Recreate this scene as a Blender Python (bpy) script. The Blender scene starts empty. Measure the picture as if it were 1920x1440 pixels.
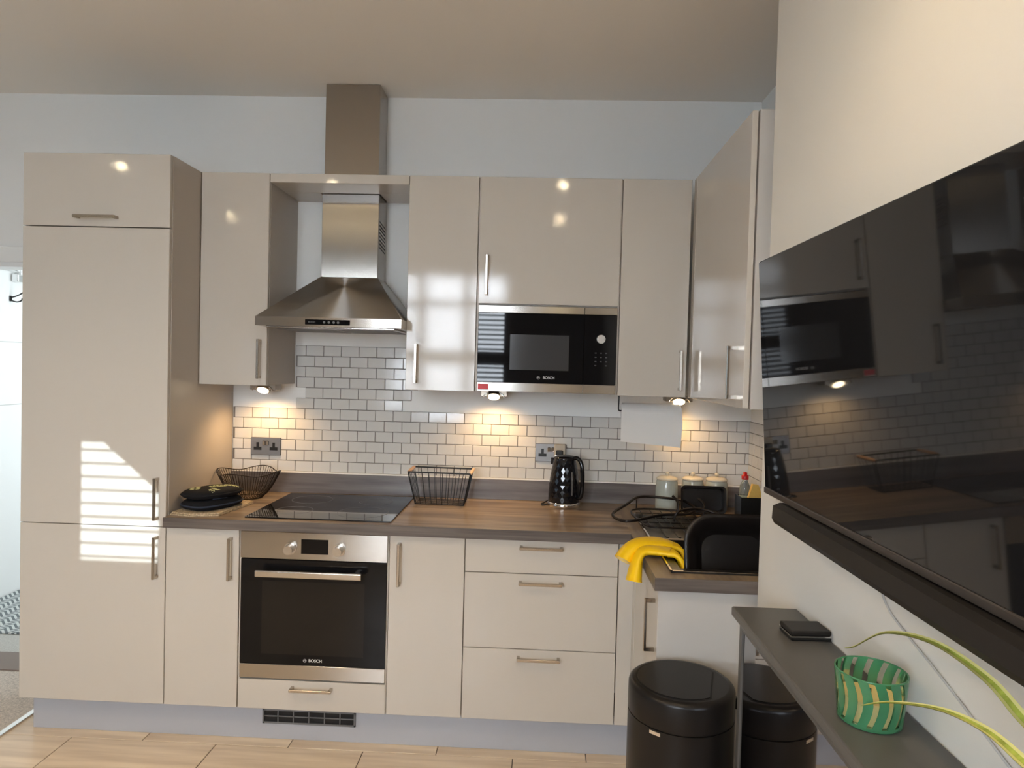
import bpy, bmesh, math, random
from mathutils import Vector, Matrix
random.seed(7)
S = bpy.context.scene
COL = S.collection
PI = math.pi

# ------------------------------------------------------------------ camera
cam_d = bpy.data.cameras.new('camera')
cam_d.sensor_fit = 'HORIZONTAL'; cam_d.sensor_width = 36.0
cam_d.lens = 1279.39 / 1920 * 36.0
cam_d.clip_start = 0.02
cam = bpy.data.objects.new('camera', cam_d); COL.objects.link(cam)
YAW, PITCH, ROLL = -0.0383, -0.0248, 0.0267
fw = Vector((math.sin(YAW)*math.cos(PITCH), math.cos(YAW)*math.cos(PITCH), math.sin(PITCH)))
rt = Vector((math.cos(YAW), -math.sin(YAW), 0))
up = rt.cross(fw)
r2 = rt*math.cos(ROLL) + up*math.sin(ROLL)
u2 = -rt*math.sin(ROLL) + up*math.cos(ROLL)
m = Matrix((r2, u2, -fw)).transposed().to_4x4()
m.translation = Vector((2.0683, -3.238, 1.5406))
cam.matrix_world = m
S.camera = cam

# ------------------------------------------------------------------ world, sun, daylight, exposure
w = bpy.data.worlds.new('world'); S.world = w; w.use_nodes = True
w.node_tree.nodes['Background'].inputs[0].default_value = (0.62, 0.78, 1.0, 1)
w.node_tree.nodes['Background'].inputs[1].default_value = 1.0
S.view_settings.view_transform = 'Standard'
S.view_settings.look = 'None'
S.view_settings.gamma = 1.0
S.view_settings.exposure = 0.28
S.view_settings.use_curve_mapping = False

def aim(o, d):
    o.rotation_euler = Vector(d).to_track_quat('-Z', 'Y').to_euler()

sun_d = bpy.data.lights.new('sun', 'SUN'); sun_d.energy = 5.5; sun_d.angle = math.radians(0.2)
sun_d.color = (0.78, 0.92, 1.0)
sun = bpy.data.objects.new('sun', sun_d); COL.objects.link(sun)
SUN_DIR = Vector((1.55, 4.40, -0.62)); aim(sun, SUN_DIR); sun.location = (-4, -9, 4)

# ------------------------------------------------------------------ materials
M = {}
def mat(name, color, rough=0.5, metal=0.0, spec=0.5, noise=None, bump=None, coat=0.0, aniso=0.0, arot=0.25,
        emit=None, trans=0.0, ior=1.45, sheen=0.0, alpha=1.0):
    """noise=(scale xyz, amount) multiplies the colour; bump=(scale xyz, strength, distance)"""
    mt = bpy.data.materials.new(name); mt.use_nodes = True
    nt = mt.node_tree; b = nt.nodes['Principled BSDF']
    b.inputs['Base Color'].default_value = (*color, 1)
    b.inputs['Roughness'].default_value = rough
    b.inputs['Metallic'].default_value = metal
    b.inputs['Specular IOR Level'].default_value = spec
    b.inputs['IOR'].default_value = ior
    b.inputs['Coat Weight'].default_value = coat
    b.inputs['Coat Roughness'].default_value = 0.04
    b.inputs['Transmission Weight'].default_value = trans
    b.inputs['Alpha'].default_value = alpha
    if sheen: b.inputs['Sheen Weight'].default_value = sheen
    if aniso:
        b.inputs['Anisotropic'].default_value = aniso
        b.inputs['Anisotropic Rotation'].default_value = arot
        tg = nt.nodes.new('ShaderNodeTangent'); tg.direction_type = 'RADIAL'; tg.axis = 'Z'
        nt.links.new(tg.outputs[0], b.inputs['Tangent'])
    if emit:
        b.inputs['Emission Color'].default_value = (*emit[0], 1)
        b.inputs['Emission Strength'].default_value = emit[1]
    tc = None
    def nz(sc, detail=4):
        nonlocal tc
        if tc is None: tc = nt.nodes.new('ShaderNodeTexCoord')
        mp = nt.nodes.new('ShaderNodeMapping'); mp.inputs['Scale'].default_value = sc
        nt.links.new(tc.outputs['Object'], mp.inputs[0])
        n = nt.nodes.new('ShaderNodeTexNoise'); n.inputs['Scale'].default_value = 1.0
        n.inputs['Detail'].default_value = detail
        nt.links.new(mp.outputs[0], n.inputs[0]); return n
    if noise:
        n = nz(noise[0]); rp = nt.nodes.new('ShaderNodeValToRGB')
        a = noise[1]
        c2 = noise[2] if len(noise) > 2 else tuple(max(0, c*(1-a)) for c in color)
        c1 = tuple(min(1, c*(1+a)) for c in color) if len(noise) < 3 else color
        rp.color_ramp.elements[0].position = 0.32; rp.color_ramp.elements[1].position = 0.68
        rp.color_ramp.elements[0].color = (*c2, 1); rp.color_ramp.elements[1].color = (*c1, 1)
        nt.links.new(n.outputs['Fac'], rp.inputs[0]); nt.links.new(rp.outputs[0], b.inputs['Base Color'])
    if bump:
        n = nz(bump[0], 2); bp = nt.nodes.new('ShaderNodeBump')
        bp.inputs['Strength'].default_value = bump[1]; bp.inputs['Distance'].default_value = bump[2]
        nt.links.new(n.outputs['Fac'], bp.inputs['Height']); nt.links.new(bp.outputs[0], b.inputs['Normal'])
    M[name] = mt; return mt

mat('wall_paint', (0.80, 0.80, 0.78), 0.85, spec=0.2, bump=((60, 60, 60), 0.06, 0.002))
mat('wall_lit_warm', (0.80, 0.765, 0.70), 0.85, spec=0.2)  # wall paint with the warm downlight cast tinted into its colour
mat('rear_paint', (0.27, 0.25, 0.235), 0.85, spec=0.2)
mat('ceiling_paint', (0.88, 0.84, 0.78), 0.9, spec=0.2)
mat('gloss', (0.55, 0.505, 0.445), 0.05, spec=0.42, bump=((330, 330, 330), 0.10, 0.0004))
mat('cashmere', (0.48, 0.43, 0.38), 0.35, spec=0.4)
mat('panel_white', (0.53, 0.50, 0.465), 0.18, spec=0.45)
mat('plinth', (0.43, 0.44, 0.475), 0.12, spec=0.5)
mat('steel', (0.50, 0.47, 0.435), 0.26, 1.0, aniso=0.93, bump=((3, 3, 700), 0.03, 0.0006))
mat('steel_chimney', (0.44, 0.41, 0.375), 0.25, 1.0, aniso=0.99, arot=0.0)
mat('steel_canopy', (0.46, 0.43, 0.39), 0.44, 1.0, aniso=0.99)
mat('steel_plain', (0.60, 0.57, 0.53), 0.24, 1.0)
mat('nickel', (0.50, 0.45, 0.39), 0.25, 1.0)
mat('chrome', (0.80, 0.80, 0.80), 0.07, 1.0)
mat('adapter_beige', (0.40, 0.355, 0.285), 0.5)
mat('bronze_plate', (0.40, 0.35, 0.29), 0.35, 1.0)
mat('socket_plate', (0.26, 0.25, 0.245), 0.42, 1.0)
mat('black_glass', (0.006, 0.006, 0.007), 0.03, spec=0.25)
mat('oven_window', (0.014, 0.012, 0.011), 0.06, spec=0.28)
mat('micro_window', (0.05, 0.05, 0.052), 0.10, spec=0.5)
mat('hob_glass', (0.008, 0.008, 0.010), 0.04, spec=0.6)
mat('tv_screen', (0.010, 0.010, 0.011), 0.035, spec=0.5)
mat('tv_bezel', (0.012, 0.012, 0.013), 0.4)
mat('tv_trim', (0.10, 0.085, 0.075), 0.35, 0.6)
mat('bar_black', (0.014, 0.012, 0.011), 0.45, spec=0.35)
mat('black_plastic', (0.008, 0.008, 0.008), 0.35)
mat('black_gloss', (0.006, 0.006, 0.007), 0.08, spec=0.6)
mat('kettle_black', (0.006, 0.006, 0.008), 0.09, spec=0.6)
mat('bin_black', (0.010, 0.0085, 0.008), 0.34, spec=0.32)
mat('pan_black', (0.012, 0.009, 0.008), 0.30, spec=0.6)
mat('sink_black', (0.018, 0.016, 0.014), 0.30, spec=0.5)
mat('wire_dark', (0.030, 0.034, 0.037), 0.35, 0.6)
mat('wire_brown', (0.030, 0.022, 0.018), 0.35, 0.6)
mat('rack_wire', (0.018, 0.013, 0.011), 0.30, 0.5)
mat('handle_wood', (0.64, 0.42, 0.27), 0.5)
mat('tile', (0.60, 0.59, 0.565), 0.10, spec=0.55, bump=((28, 28, 28), 0.22, 0.0015))
mat('grout', (0.20, 0.185, 0.17), 0.9)
mat('silicone', (0.80, 0.77, 0.72), 0.4)
mat('worktop', (0.36, 0.265, 0.175), 0.33, spec=0.45, noise=((2.2, 26, 40), 0.5, (0.15, 0.108, 0.078)))
mat('worktop_return', (0.36, 0.265, 0.165), 0.33, spec=0.45, noise=((26, 2.2, 40), 0.5, (0.16, 0.115, 0.08)))
mat('worktop_edge', (0.165, 0.135, 0.118), 0.40, spec=0.35, noise=((3, 30, 60), 0.4, (0.085, 0.070, 0.062)))
mat('upstand', (0.180, 0.158, 0.150), 0.30, spec=0.5, noise=((2.5, 30, 34), 0.4, (0.085, 0.073, 0.070)))
mat('floor_tile', (0.86, 0.72, 0.55), 0.30, spec=0.45, noise=((1.5, 19, 1), 0.3, (0.60, 0.47, 0.34)))
mat('floor_grout', (0.10, 0.075, 0.055), 0.8)
mat('carpet', (0.58, 0.52, 0.46), 0.95, noise=((160, 160, 160), 0.25), bump=((220, 220, 220), 0.5, 0.004))
mat('hall_carpet', (0.50, 0.49, 0.46), 0.95, noise=((160, 160, 160), 0.15))
mat('threshold_wood', (0.22, 0.17, 0.145), 0.5)
mat('metal_strip', (0.80, 0.77, 0.74), 0.3, 1.0)
mat('white_paint', (0.80, 0.80, 0.79), 0.35, spec=0.4)
mat('cable_white', (0.55, 0.54, 0.52), 0.5)
mat('grey_furniture', (0.098, 0.094, 0.088), 0.36, spec=0.45)
mat('dark_mirror', (0.36, 0.36, 0.38), 0.03, 1.0)
mat('canister', (0.42, 0.43, 0.37), 0.18, spec=0.5)
mat('canister_lid', (0.62, 0.56, 0.44), 0.25)
mat('paper', (0.78, 0.76, 0.73), 0.9, spec=0.1)
mat('glove_yellow', (0.93, 0.57, 0.005), 0.42, spec=0.4, bump=((40, 40, 40), 0.25, 0.004))
mat('glove_inside', (0.90, 0.66, 0.22), 0.7)
mat('mitt', (0.010, 0.010, 0.012), 0.85, spec=0.2, bump=((90, 90, 90), 0.4, 0.002))
mat('mitt_print', (0.44, 0.47, 0.27), 0.8, spec=0.2)
mat('mitt_strap', (0.025, 0.035, 0.06), 0.7)
mat('jute', (0.44, 0.34, 0.22), 0.9, noise=((220, 60, 60), 0.35), bump=((200, 200, 200), 0.6, 0.002))
mat('red_cap', (0.55, 0.012, 0.012), 0.35)
mat('clear_plastic', (0.80, 0.86, 0.80), 0.08, trans=0.85)
mat('soap', (0.72, 0.78, 0.66), 0.3)
mat('sponge', (0.78, 0.50, 0.13), 0.9, bump=((150, 150, 150), 0.6, 0.003))
mat('purple', (0.12, 0.02, 0.09), 0.6)
mat('red_print', (0.60, 0.05, 0.06), 0.5)
mat('white_print', (0.62, 0.62, 0.62), 0.5)
mat('grey_print', (0.20, 0.20, 0.21), 0.5)
mat('button_grey', (0.07, 0.07, 0.075), 0.5)
mat('vent_grey', (0.16, 0.16, 0.165), 0.5)
mat('vent_dark', (0.006, 0.006, 0.007), 0.6)
mat('glass_green', (0.09, 0.33, 0.16), 0.06, trans=0.45, spec=0.5)
mat('glass_clear', (0.90, 0.95, 0.91), 0.03, trans=1.0, ior=1.04)
mat('wax', (0.82, 0.64, 0.30), 0.6)
mat('leaf', (0.36, 0.42, 0.07), 0.45, noise=((1, 60, 60), 0.3))
mat('leaf_pale', (0.68, 0.66, 0.26), 0.45)
mat('terracotta', (0.32, 0.13, 0.07), 0.8)
mat('soil', (0.03, 0.02, 0.015), 0.95)
mat('shutter', (0.20, 0.21, 0.23), 0.4)
mat('gadget_edge', (0.75, 0.76, 0.78), 0.15, 1.0)
mat('lens_glow', (1, 0.9, 0.7), 0.4, emit=((1.0, 0.80, 0.52), 14.0))
mat('lamp_glow', (1, 0.9, 0.7), 0.4, emit=((1.0, 0.82, 0.52), 600.0))
mat('sky_glow', (0.6, 0.7, 0.8), 0.5, emit=((0.86, 0.93, 1.0), 29.0))
# chevron doormat: pale and dark grey zigzag weave
mt = mat('doormat', (0.4, 0.42, 0.42), 0.95)
nt = mt.node_tree; b = nt.nodes['Principled BSDF']
tc = nt.nodes.new('ShaderNodeTexCoord'); sp = nt.nodes.new('ShaderNodeSeparateXYZ'); nt.links.new(tc.outputs['Object'], sp.inputs[0])
def mth(op, a, bb=None):
    n = nt.nodes.new('ShaderNodeMath'); n.operation = op
    for i, v in enumerate((a, bb)):
        if v is None: continue
        if isinstance(v, (int, float)): n.inputs[i].default_value = v
        else: nt.links.new(v, n.inputs[i])
    return n.outputs[0]
zig = mth('PINGPONG', sp.outputs[0], 0.05)
ph = mth('FRACT', mth('MULTIPLY', mth('ADD', sp.outputs[1], zig), 28.0))
st = mth('GREATER_THAN', ph, 0.5)
mx = nt.nodes.new('ShaderNodeMix'); mx.data_type = 'RGBA'
mx.inputs[6].default_value = (0.16, 0.18, 0.19, 1); mx.inputs[7].default_value = (0.60, 0.63, 0.62, 1)
nt.links.new(st, mx.inputs[0]); nt.links.new(mx.outputs[2], b.inputs['Base Color'])

# ------------------------------------------------------------------ mesh helpers
class MB:
    """collects vertices and faces in world coordinates (or local ones if no parent offset)"""
    def __init__(s): s.v = []; s.f = []; s.smooth = []
    def add(s, vs, fs, smooth=False):
        o = len(s.v); s.v += [tuple(p) for p in vs]
        for f in fs: s.f.append(tuple(i+o for i in f)); s.smooth.append(smooth)
        return s
    def box(s, x0, x1, y0, y1, z0, z1, bev=0.0):
        if x0 > x1: x0, x1 = x1, x0
        if y0 > y1: y0, y1 = y1, y0
        if z0 > z1: z0, z1 = z1, z0
        if bev <= 0:
            vs = [(x, y, z) for x in (x0, x1) for y in (y0, y1) for z in (z0, z1)]
            return s.add(vs, [(0,1,3,2),(4,6,7,5),(0,4,5,1),(2,3,7,6),(0,2,6,4),(1,5,7,3)])
        bm = bmesh.new(); bmesh.ops.create_cube(bm, size=1)
        for v in bm.verts:
            v.co = Vector(((x0+x1)/2 + v.co.x*(x1-x0), (y0+y1)/2 + v.co.y*(y1-y0), (z0+z1)/2 + v.co.z*(z1-z0)))
        bmesh.ops.bevel(bm, geom=list(bm.edges), offset=bev, segments=1 if bev < 0.003 else 3, affect='EDGES', profile=0.5)
        bm.verts.index_update()
        s.add([v.co[:] for v in bm.verts], [[v.index for v in f.verts] for f in bm.faces]); bm.free()
        return s
    def cyl(s, p0, p1, r0, r1=None, n=20, caps=True):
        r1 = r0 if r1 is None else r1
        p0 = Vector(p0); p1 = Vector(p1); d = (p1-p0).normalized()
        a = d.orthogonal().normalized(); b = d.cross(a)
        vs = []
        for p, r in ((p0, r0), (p1, r1)):
            for i in range(n):
                t = 2*PI*i/n; vs.append(p + a*(r*math.cos(t)) + b*(r*math.sin(t)))
        s.add(vs, [(i, (i+1) % n, n+(i+1) % n, n+i) for i in range(n)], True)
        if caps:
            s.add(vs[:n], [tuple(range(n))[::-1]]); s.add(vs[n:], [tuple(range(n))])
        return s
    def tube(s, pts, r, n=8, closed=False, caps=True):
        pts = [Vector(p) for p in pts]; k = len(pts)
        rs = r if isinstance(r, (list, tuple)) else [r]*k
        vs = []; prev = None
        for i, p in enumerate(pts):
            if closed: t = (pts[(i+1) % k]-pts[i-1])
            else: t = pts[min(i+1, k-1)]-pts[max(i-1, 0)]
            t = t.normalized() if t.length > 1e-9 else Vector((0, 0, 1))
            if prev is None: a = t.orthogonal().normalized()
            else:
                a = prev - t*prev.dot(t); a = a.normalized() if a.length > 1e-6 else t.orthogonal().normalized()
            prev = a; b = t.cross(a)
            for j in range(n):
                q = 2*PI*j/n; vs.append(p + (a*math.cos(q)+b*math.sin(q))*rs[i])
        fs = []
        for i in range(k if closed else k-1):
            for j in range(n):
                i2 = (i+1) % k
                fs.append((i*n+j, i*n+(j+1) % n, i2*n+(j+1) % n, i2*n+j))
        s.add(vs, fs, True)
        if caps and not closed:
            s.add(vs[:n], [tuple(range(n))[::-1]]); s.add(vs[-n:], [tuple(range(n))])
        return s
    def lathe(s, prof, c=(0, 0, 0), n=40, smooth=True, twist=False, capb=True, capt=True):
        vs = []; k = len(prof)
        for i, (r, z) in enumerate(prof):
            for j in range(n):
                t = 2*PI*(j + (0.5 if twist and i % 2 else 0))/n
                vs.append((c[0]+r*math.cos(t), c[1]+r*math.sin(t), c[2]+z))
        fs = []
        for i in range(k-1):
            for j in range(n):
                a, b2, d, e = i*n+j, i*n+(j+1) % n, (i+1)*n+(j+1) % n, (i+1)*n+j
                if twist:
                    if i % 2: fs += [(a, b2, d), (a, d, e)]
                    else: fs += [(a, b2, e), (b2, d, e)]
                else: fs.append((a, b2, d, e))
        s.add(vs, fs, smooth)
        if capb: s.add(vs[:n], [tuple(range(n))[::-1]])
        if capt: s.add(vs[-n:], [tuple(range(n))])
        return s
    def prism(s, poly, axis, a, b):
        """poly of 2D points extruded along axis ('x','y','z') from a to b"""
        def P(p, t):
            return {'x': (t, p[0], p[1]), 'y': (p[0], t, p[1]), 'z': (p[0], p[1], t)}[axis]
        n = len(poly); vs = [P(p, a) for p in poly] + [P(p, b) for p in poly]
        return s.add(vs, [tuple(range(n))[::-1], tuple(range(n, 2*n))] + [(i, (i+1) % n, n+(i+1) % n, n+i) for i in range(n)])
    def grid(s, rows, smooth=True, close_u=False):
        """rows: list of equally long point lists"""
        n = len(rows[0]); vs = [p for r in rows for p in r]; fs = []
        for i in range(len(rows)-1):
            for j in range(n if close_u else n-1):
                fs.append((i*n+j, i*n+(j+1) % n, (i+1)*n+(j+1) % n, (i+1)*n+j))
        return s.add(vs, fs, smooth)
    def mesh(s, name, off=(0, 0, 0)):
        me = bpy.data.meshes.new(name)
        me.from_pydata([(x-off[0], y-off[1], z-off[2]) for x, y, z in s.v], [], s.f)
        me.polygons.foreach_set('use_smooth', s.smooth)
        bm = bmesh.new(); bm.from_mesh(me)
        bmesh.ops.recalc_face_normals(bm, faces=bm.faces); bm.to_mesh(me); bm.free()
        me.update(); return me
    def build(s, name, material, parent=None, local=False):
        """world coordinates; the mesh is stored relative to its parents' locations (no rotated parents), or as is when local"""
        off = Vector((0, 0, 0)); q = parent
        while q is not None and not local: off += q.location; q = q.parent
        if parent is None and not local and s.v:
            xs, ys, zs = zip(*s.v)
            off = Vector(((min(xs)+max(xs))/2, (min(ys)+max(ys))/2, min(zs)))
        me = s.mesh(name, off); me.materials.append(M[material])
        o = bpy.data.objects.new(name, me); COL.objects.link(o)
        if parent is not None: o.parent = parent
        elif not local: o.location = off
        return o

def B(*a, **k): return MB().box(*a, **k)
def tag(o, label, cat, group=None):
    o['label'] = label; o['category'] = cat
    if group: o['group'] = group
    return o
def thing(name, label, cat, loc=(0, 0, 0), group=None, rot=None):
    o = bpy.data.objects.new(name, None); o.empty_display_size = 0.05; COL.objects.link(o)
    o.location = loc
    if rot: o.rotation_euler = rot
    return tag(o, label, cat, group)
def struct(o): o['kind'] = 'structure'; return o
def inst(name, me, parent, loc, rot=None):
    o = bpy.data.objects.new(name, me); COL.objects.link(o); o.parent = parent; o.location = loc
    if rot: o.rotation_euler = rot
    return o
def wloc(o):
    p = Vector((0, 0, 0))
    while o is not None: p += o.location; o = o.parent
    return p
def smooth_path(pts, k=6, closed=False):
    pts = [Vector(p) for p in pts]; n = len(pts); out = []
    for i in range(n if closed else n-1):
        g = lambda j: pts[j % n] if closed else pts[max(0, min(n-1, j))]
        p0, p1, p2, p3 = g(i-1), g(i), g(i+1), g(i+2)
        for t in range(k):
            t /= k
            out.append(0.5*((2*p1)+(p2-p0)*t+(2*p0-5*p1+4*p2-p3)*t*t+(3*p1-p0-3*p2+p3)*t**3))
    if not closed: out.append(pts[-1])
    return out
def text(name, body, loc, size, material, parent, face='-y', depth=0.0003, bold=0.0):
    c = bpy.data.curves.new(name, 'FONT'); c.body = body; c.size = size; c.align_x = 'CENTER'; c.align_y = 'CENTER'
    c.extrude = depth; c.offset = bold
    t = bpy.data.objects.new(name, c); COL.objects.link(t)
    bpy.context.view_layer.update()
    me = bpy.data.meshes.new_from_object(t.evaluated_get(bpy.context.evaluated_depsgraph_get()))
    bpy.data.objects.remove(t); bpy.data.curves.remove(c)
    me.materials.clear(); me.materials.append(M[material])
    o = bpy.data.objects.new(name, me); COL.objects.link(o); o.parent = parent
    o.location = Vector(loc) - wloc(parent)
    o.rotation_euler = (PI/2, 0, 0) if face == '-y' else (PI/2, 0, -PI/2)
    return o

# ------------------------------------------------------------------ room shell
XL, XT, XR, YR, ZC, YN = -3.0, 2.75, 3.07, -5.0, 2.80, -1.16
# door opening in the back wall
DX0, DX1, DZ = -1.20, -0.10, 1.985
wb = MB()
wb.box(DX1, XR+0.1, 0, 0.12, 0, ZC); wb.box(XL-0.1, DX0, 0, 0.12, 0, ZC); wb.box(DX0, DX1, 0, 0.12, DZ, ZC)
wall_back = struct(wb.build('wall_back', 'wall_paint'))
B(DX0-0.06, DX1+0.06, -0.018, 0, DZ, DZ+0.075, bev=0.004).build('architrave', 'wall_paint', wall_back)
B(DX0, DX1, -0.006, 0.12, DZ-0.022, DZ).build('door_lining', 'white_paint', wall_back)
wall_right = struct(B(XR, XR+0.1, YN, 0, 0, ZC).build('wall_right', 'wall_paint'))
wall_tv = struct(B(XT, XR+0.1, YR-0.1, YN, 0, ZC).build('wall_right_front', 'wall_lit_warm'))
# left wall, out of view, with an opening added for sky light
wl = MB()
wl.box(XL-0.1, XL, YR, 0, 0, 0.45); wl.box(XL-0.1, XL, YR, 0, 2.55, ZC); wl.box(XL-0.1, XL, -1.9, 0, 0.45, 2.55); wl.box(XL-0.1, XL, YR, -3.9, 0.45, 2.55)
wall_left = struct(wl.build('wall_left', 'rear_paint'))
# rear wall (behind the camera) with window_1 and the tall narrow window_2
W1 = (0.30, 1.72, 0.95, 2.58)
W2X, W2Z = (-1.345, -0.985), (1.345, 1.835)
wr = MB(); y0, y1 = YR-0.12, YR
wr.box(XL-0.1, W2X[0], y0, y1, 0, ZC); wr.box(W2X[0], W2X[1], y0, y1, 0, W2Z[0]); wr.box(W2X[0], W2X[1], y0, y1, W2Z[1], ZC)
wr.box(W2X[1], W1[0], y0, y1, 0, ZC); wr.box(W1[0], W1[1], y0, y1, 0, W1[2]); wr.box(W1[0], W1[1], y0, y1, W1[3], ZC)
wr.box(W1[1], XR+0.1, y0, y1, 0, ZC)
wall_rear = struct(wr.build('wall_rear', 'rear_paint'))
ceiling = struct(B(XL-0.1, XR+0.1, YR-0.12, 0.12, ZC, ZC+0.08).build('ceiling', 'ceiling_paint'))
# floor: grout bed with tiles, carpet to the left of the metal strip
XS = -0.062
floor = struct(B(XS, XR+0.1, YR-0.12, 0.12, -0.08, -0.003).build('floor', 'floor_grout'))
tile_cache = {}
def floor_tile(x0, x1, y0, y1):
    key = (round(x1-x0, 4), round(y1-y0, 4))
    if key not in tile_cache:
        hx, hy = key[0]/2, key[1]/2
        me = B(-hx, hx, -hy, hy, -0.010, 0, bev=0.0012).mesh('floor_tile'); me.materials.append(M['floor_tile']); tile_cache[key] = me
    inst('floor_tile', tile_cache[key], floor, Vector(((x0+x1)/2, (y0+y1)/2, random.uniform(-0.0004, 0)))-floor.location)
TW, TD, G = 0.594, 0.30, 0.0035
row = 0; y = -0.288
while y > YR:
    off = 0.516 if row % 2 == 0 else 0.226
    k = -2
    while True:
        a = off + (k-1)*TW; b2 = a + TW; k += 1
        if a > XT: break
        a, b2 = max(a, XS), min(b2, XT)
        if b2-a > 0.03: floor_tile(a+G/2, b2-G/2, max(y-TD, YR)+G/2, y-G/2)
    y -= TD; row += 1
carpet = struct(B(XL-0.1, XS, YR-0.12, -0.06, -0.08, 0.004).build('floor_carpet', 'carpet'))
struct(B(XS-0.014, XS+0.014, YR, -0.05, -0.004, 0.008, bev=0.003).build('trim_1', 'metal_strip'))
struct(B(DX0, DX1, -0.06, 0.13, -0.08, 0.010).build('trim_2', 'threshold_wood'))
# hallway beyond the doorway
struct(B(-1.9, 0.5, 0.13, 2.6, -0.08, 0.002).build('floor_hall', 'hall_carpet'))
struct(B(-1.42, -1.32, 0.12, 2.6, 0, 2.5).build('wall_hall_left', 'white_paint'))
struct(B(0.4, 0.5, 0.12, 2.6, 0, 2.5).build('wall_hall_right', 'white_paint'))
struct(B(-1.42, 0.5, 2.6, 2.7, 0, 2.5).build('wall_hall_back', 'white_paint'))
struct(B(-1.42, 0.5, 0.12, 2.7, 2.5, 2.58).build('ceiling_hall', 'white_paint'))
hl = bpy.data.lights.new('hall_daylight_fill', 'AREA'); hl.shape = 'RECTANGLE'; hl.size = 0.9; hl.size_y = 1.6; hl.energy = 24; hl.color = (0.86, 0.96, 1.0)  # area lamp added to brighten the hall like daylight
ho = bpy.data.objects.new('hall_daylight_fill', hl); COL.objects.link(ho); ho.location = (0.36, 1.3, 1.5); aim(ho, (-1, 0, 0))
# open white hall door standing against the left hall wall
dr = struct(bpy.data.objects.new('door_1', None)); COL.objects.link(dr); dr.location = (-1.295, 0.8, 0)
B(-1.31, -1.27, 0.45, 1.35, 0.006, 2.06, bev=0.003).build('door_leaf', 'white_paint', dr)
B(-1.2705, -1.2695, 0.46, 1.34, 1.612, 1.618).build('panel_groove', 'cable_white', dr)
B(-1.2705, -1.2695, 0.46, 1.34, 1.215, 1.221).build('panel_groove', 'cable_white', dr)
cl = MB(); cl.box(-1.269, -1.225, 0.95, 1.22, 1.995, 2.045, bev=0.008)
cl.build('closer_body', 'chrome', dr)
cl = MB(); cl.cyl((-1.247, 1.0, 2.045), (-1.247, 1.0, 2.075), 0.014); cl.tube([(-1.247, 1.0, 2.068), (-1.20, 0.75, 2.072), (-1.15, 0.50, 2.075)], 0.006)
cl.build('closer_arm', 'chrome', dr)
hk = MB(); hk.box(-1.269, -1.262, 0.938, 0.956, 1.870, 1.905, bev=0.002)
hk.tube(smooth_path([(-1.264, 0.947, 1.895), (-1.235, 0.955, 1.905), (-1.205, 0.972, 1.930), (-1.196, 0.978, 1.946)]), 0.0042)
hk.tube(smooth_path([(-1.264, 0.947, 1.876), (-1.235, 0.955, 1.868), (-1.212, 0.962, 1.875), (-1.206, 0.966, 1.892)]), 0.0042)
hk.lathe([(0.001, -0.006), (0.006, 0), (0.001, 0.006)], (-1.196, 0.978, 1.948), 10)
hk.build('coat_hook', 'black_plastic', dr)
mb = B(-1.262, -0.25, 0.36, 1.30, 0.002, 0.012, bev=0.002).build('door_mat', 'doormat')
tag(mb, 'grey and white chevron woven mat in the hall beyond the doorway', 'mat')

# window_1: plantation shutters with daylight behind
win1 = struct(bpy.data.objects.new('window_1', None)); COL.objects.link(win1); win1.location = (1.0, YR, 0.95)
B(W1[0], W1[1], YR-0.12, YR-0.10, W1[2], W1[3]).build('pane', 'sky_glow', win1)
fr = MB(); xs = [W1[0], 0.72, 1.235, W1[1]]
def shutter_panel(x0, x1, z0, z1, tilt):
    st_, rails = 0.045, 0.085
    f = MB(); f.box(x0, x0+st_, YR-0.045, YR-0.015, z0, z1); f.box(x1-st_, x1, YR-0.045, YR-0.015, z0, z1)
    zz = [z0, 1.60, 2.22, z1]
    for z, h in ((z0, 0.06), (1.555, 0.15), (2.19, 0.07), (z1-0.05, 0.05)): f.box(x0+st_, x1-st_, YR-0.045, YR-0.015, z, z+h)
    f.build('shutter_frame', 'shutter', win1)
    c, s2 = math.cos(tilt)*0.027, math.sin(tilt)*0.027; hx = (x1-x0)/2-st_
    lou = MB(); lou.add([(x, y, z) for x in (-hx, hx) for y, z in ((-c, -s2-0.008), (c, s2-0.008), (c, s2+0.008), (-c, -s2+0.008))],
                        [(0,1,2,3),(4,7,6,5),(0,4,5,1),(1,5,6,2),(2,6,7,3),(3,7,4,0)])
    me = lou.mesh('louvre'); me.materials.append(M['shutter'])
    for a, b2 in ((z0+0.06, 1.555), (1.705, 2.19), (2.26, z1-0.05)):
        n = int((b2-a)/0.05); p = (b2-a)/n
        for i in range(n): inst('louvre', me, win1, Vector(((x0+x1)/2, YR-0.03, a+(i+0.5)*p))-win1.location)
shutter_panel(W1[0], 0.755, W1[2], W1[3], -0.30)
shutter_panel(0.755, 1.265, W1[2], W1[3], -0.20)
shutter_panel(1.265, W1[1], W1[2], W1[3], -0.20)
# window_2: small shutter opening that lets the low sun through onto the fridge door
win2 = struct(bpy.data.objects.new('window_2', None)); COL.objects.link(win2); win2.location = (W2X[0], YR, W2Z[0])
for i in range(10):
    z = W2Z[0] + 0.015 + i*0.0535
    B(W2X[0], W2X[1], YR-0.045, YR-0.015, z, z+0.007).build('louvre', 'shutter', win2)
MB().prism([(W2X[1], W2Z[1]), (W2X[1], W2Z[1]-0.22), (W2X[0]+0.10, W2Z[1])], 'y', YR-0.10, YR-0.06).build('sun_blocker', 'shutter', win2)  # unseen triangle added to cut the sun patch off diagonally
struct(B(XL-0.1, XL-0.06, -3.9, -1.9, 0.45, 2.55).build('added_window', 'glass_clear'))  # glass in the added left wall opening

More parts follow.
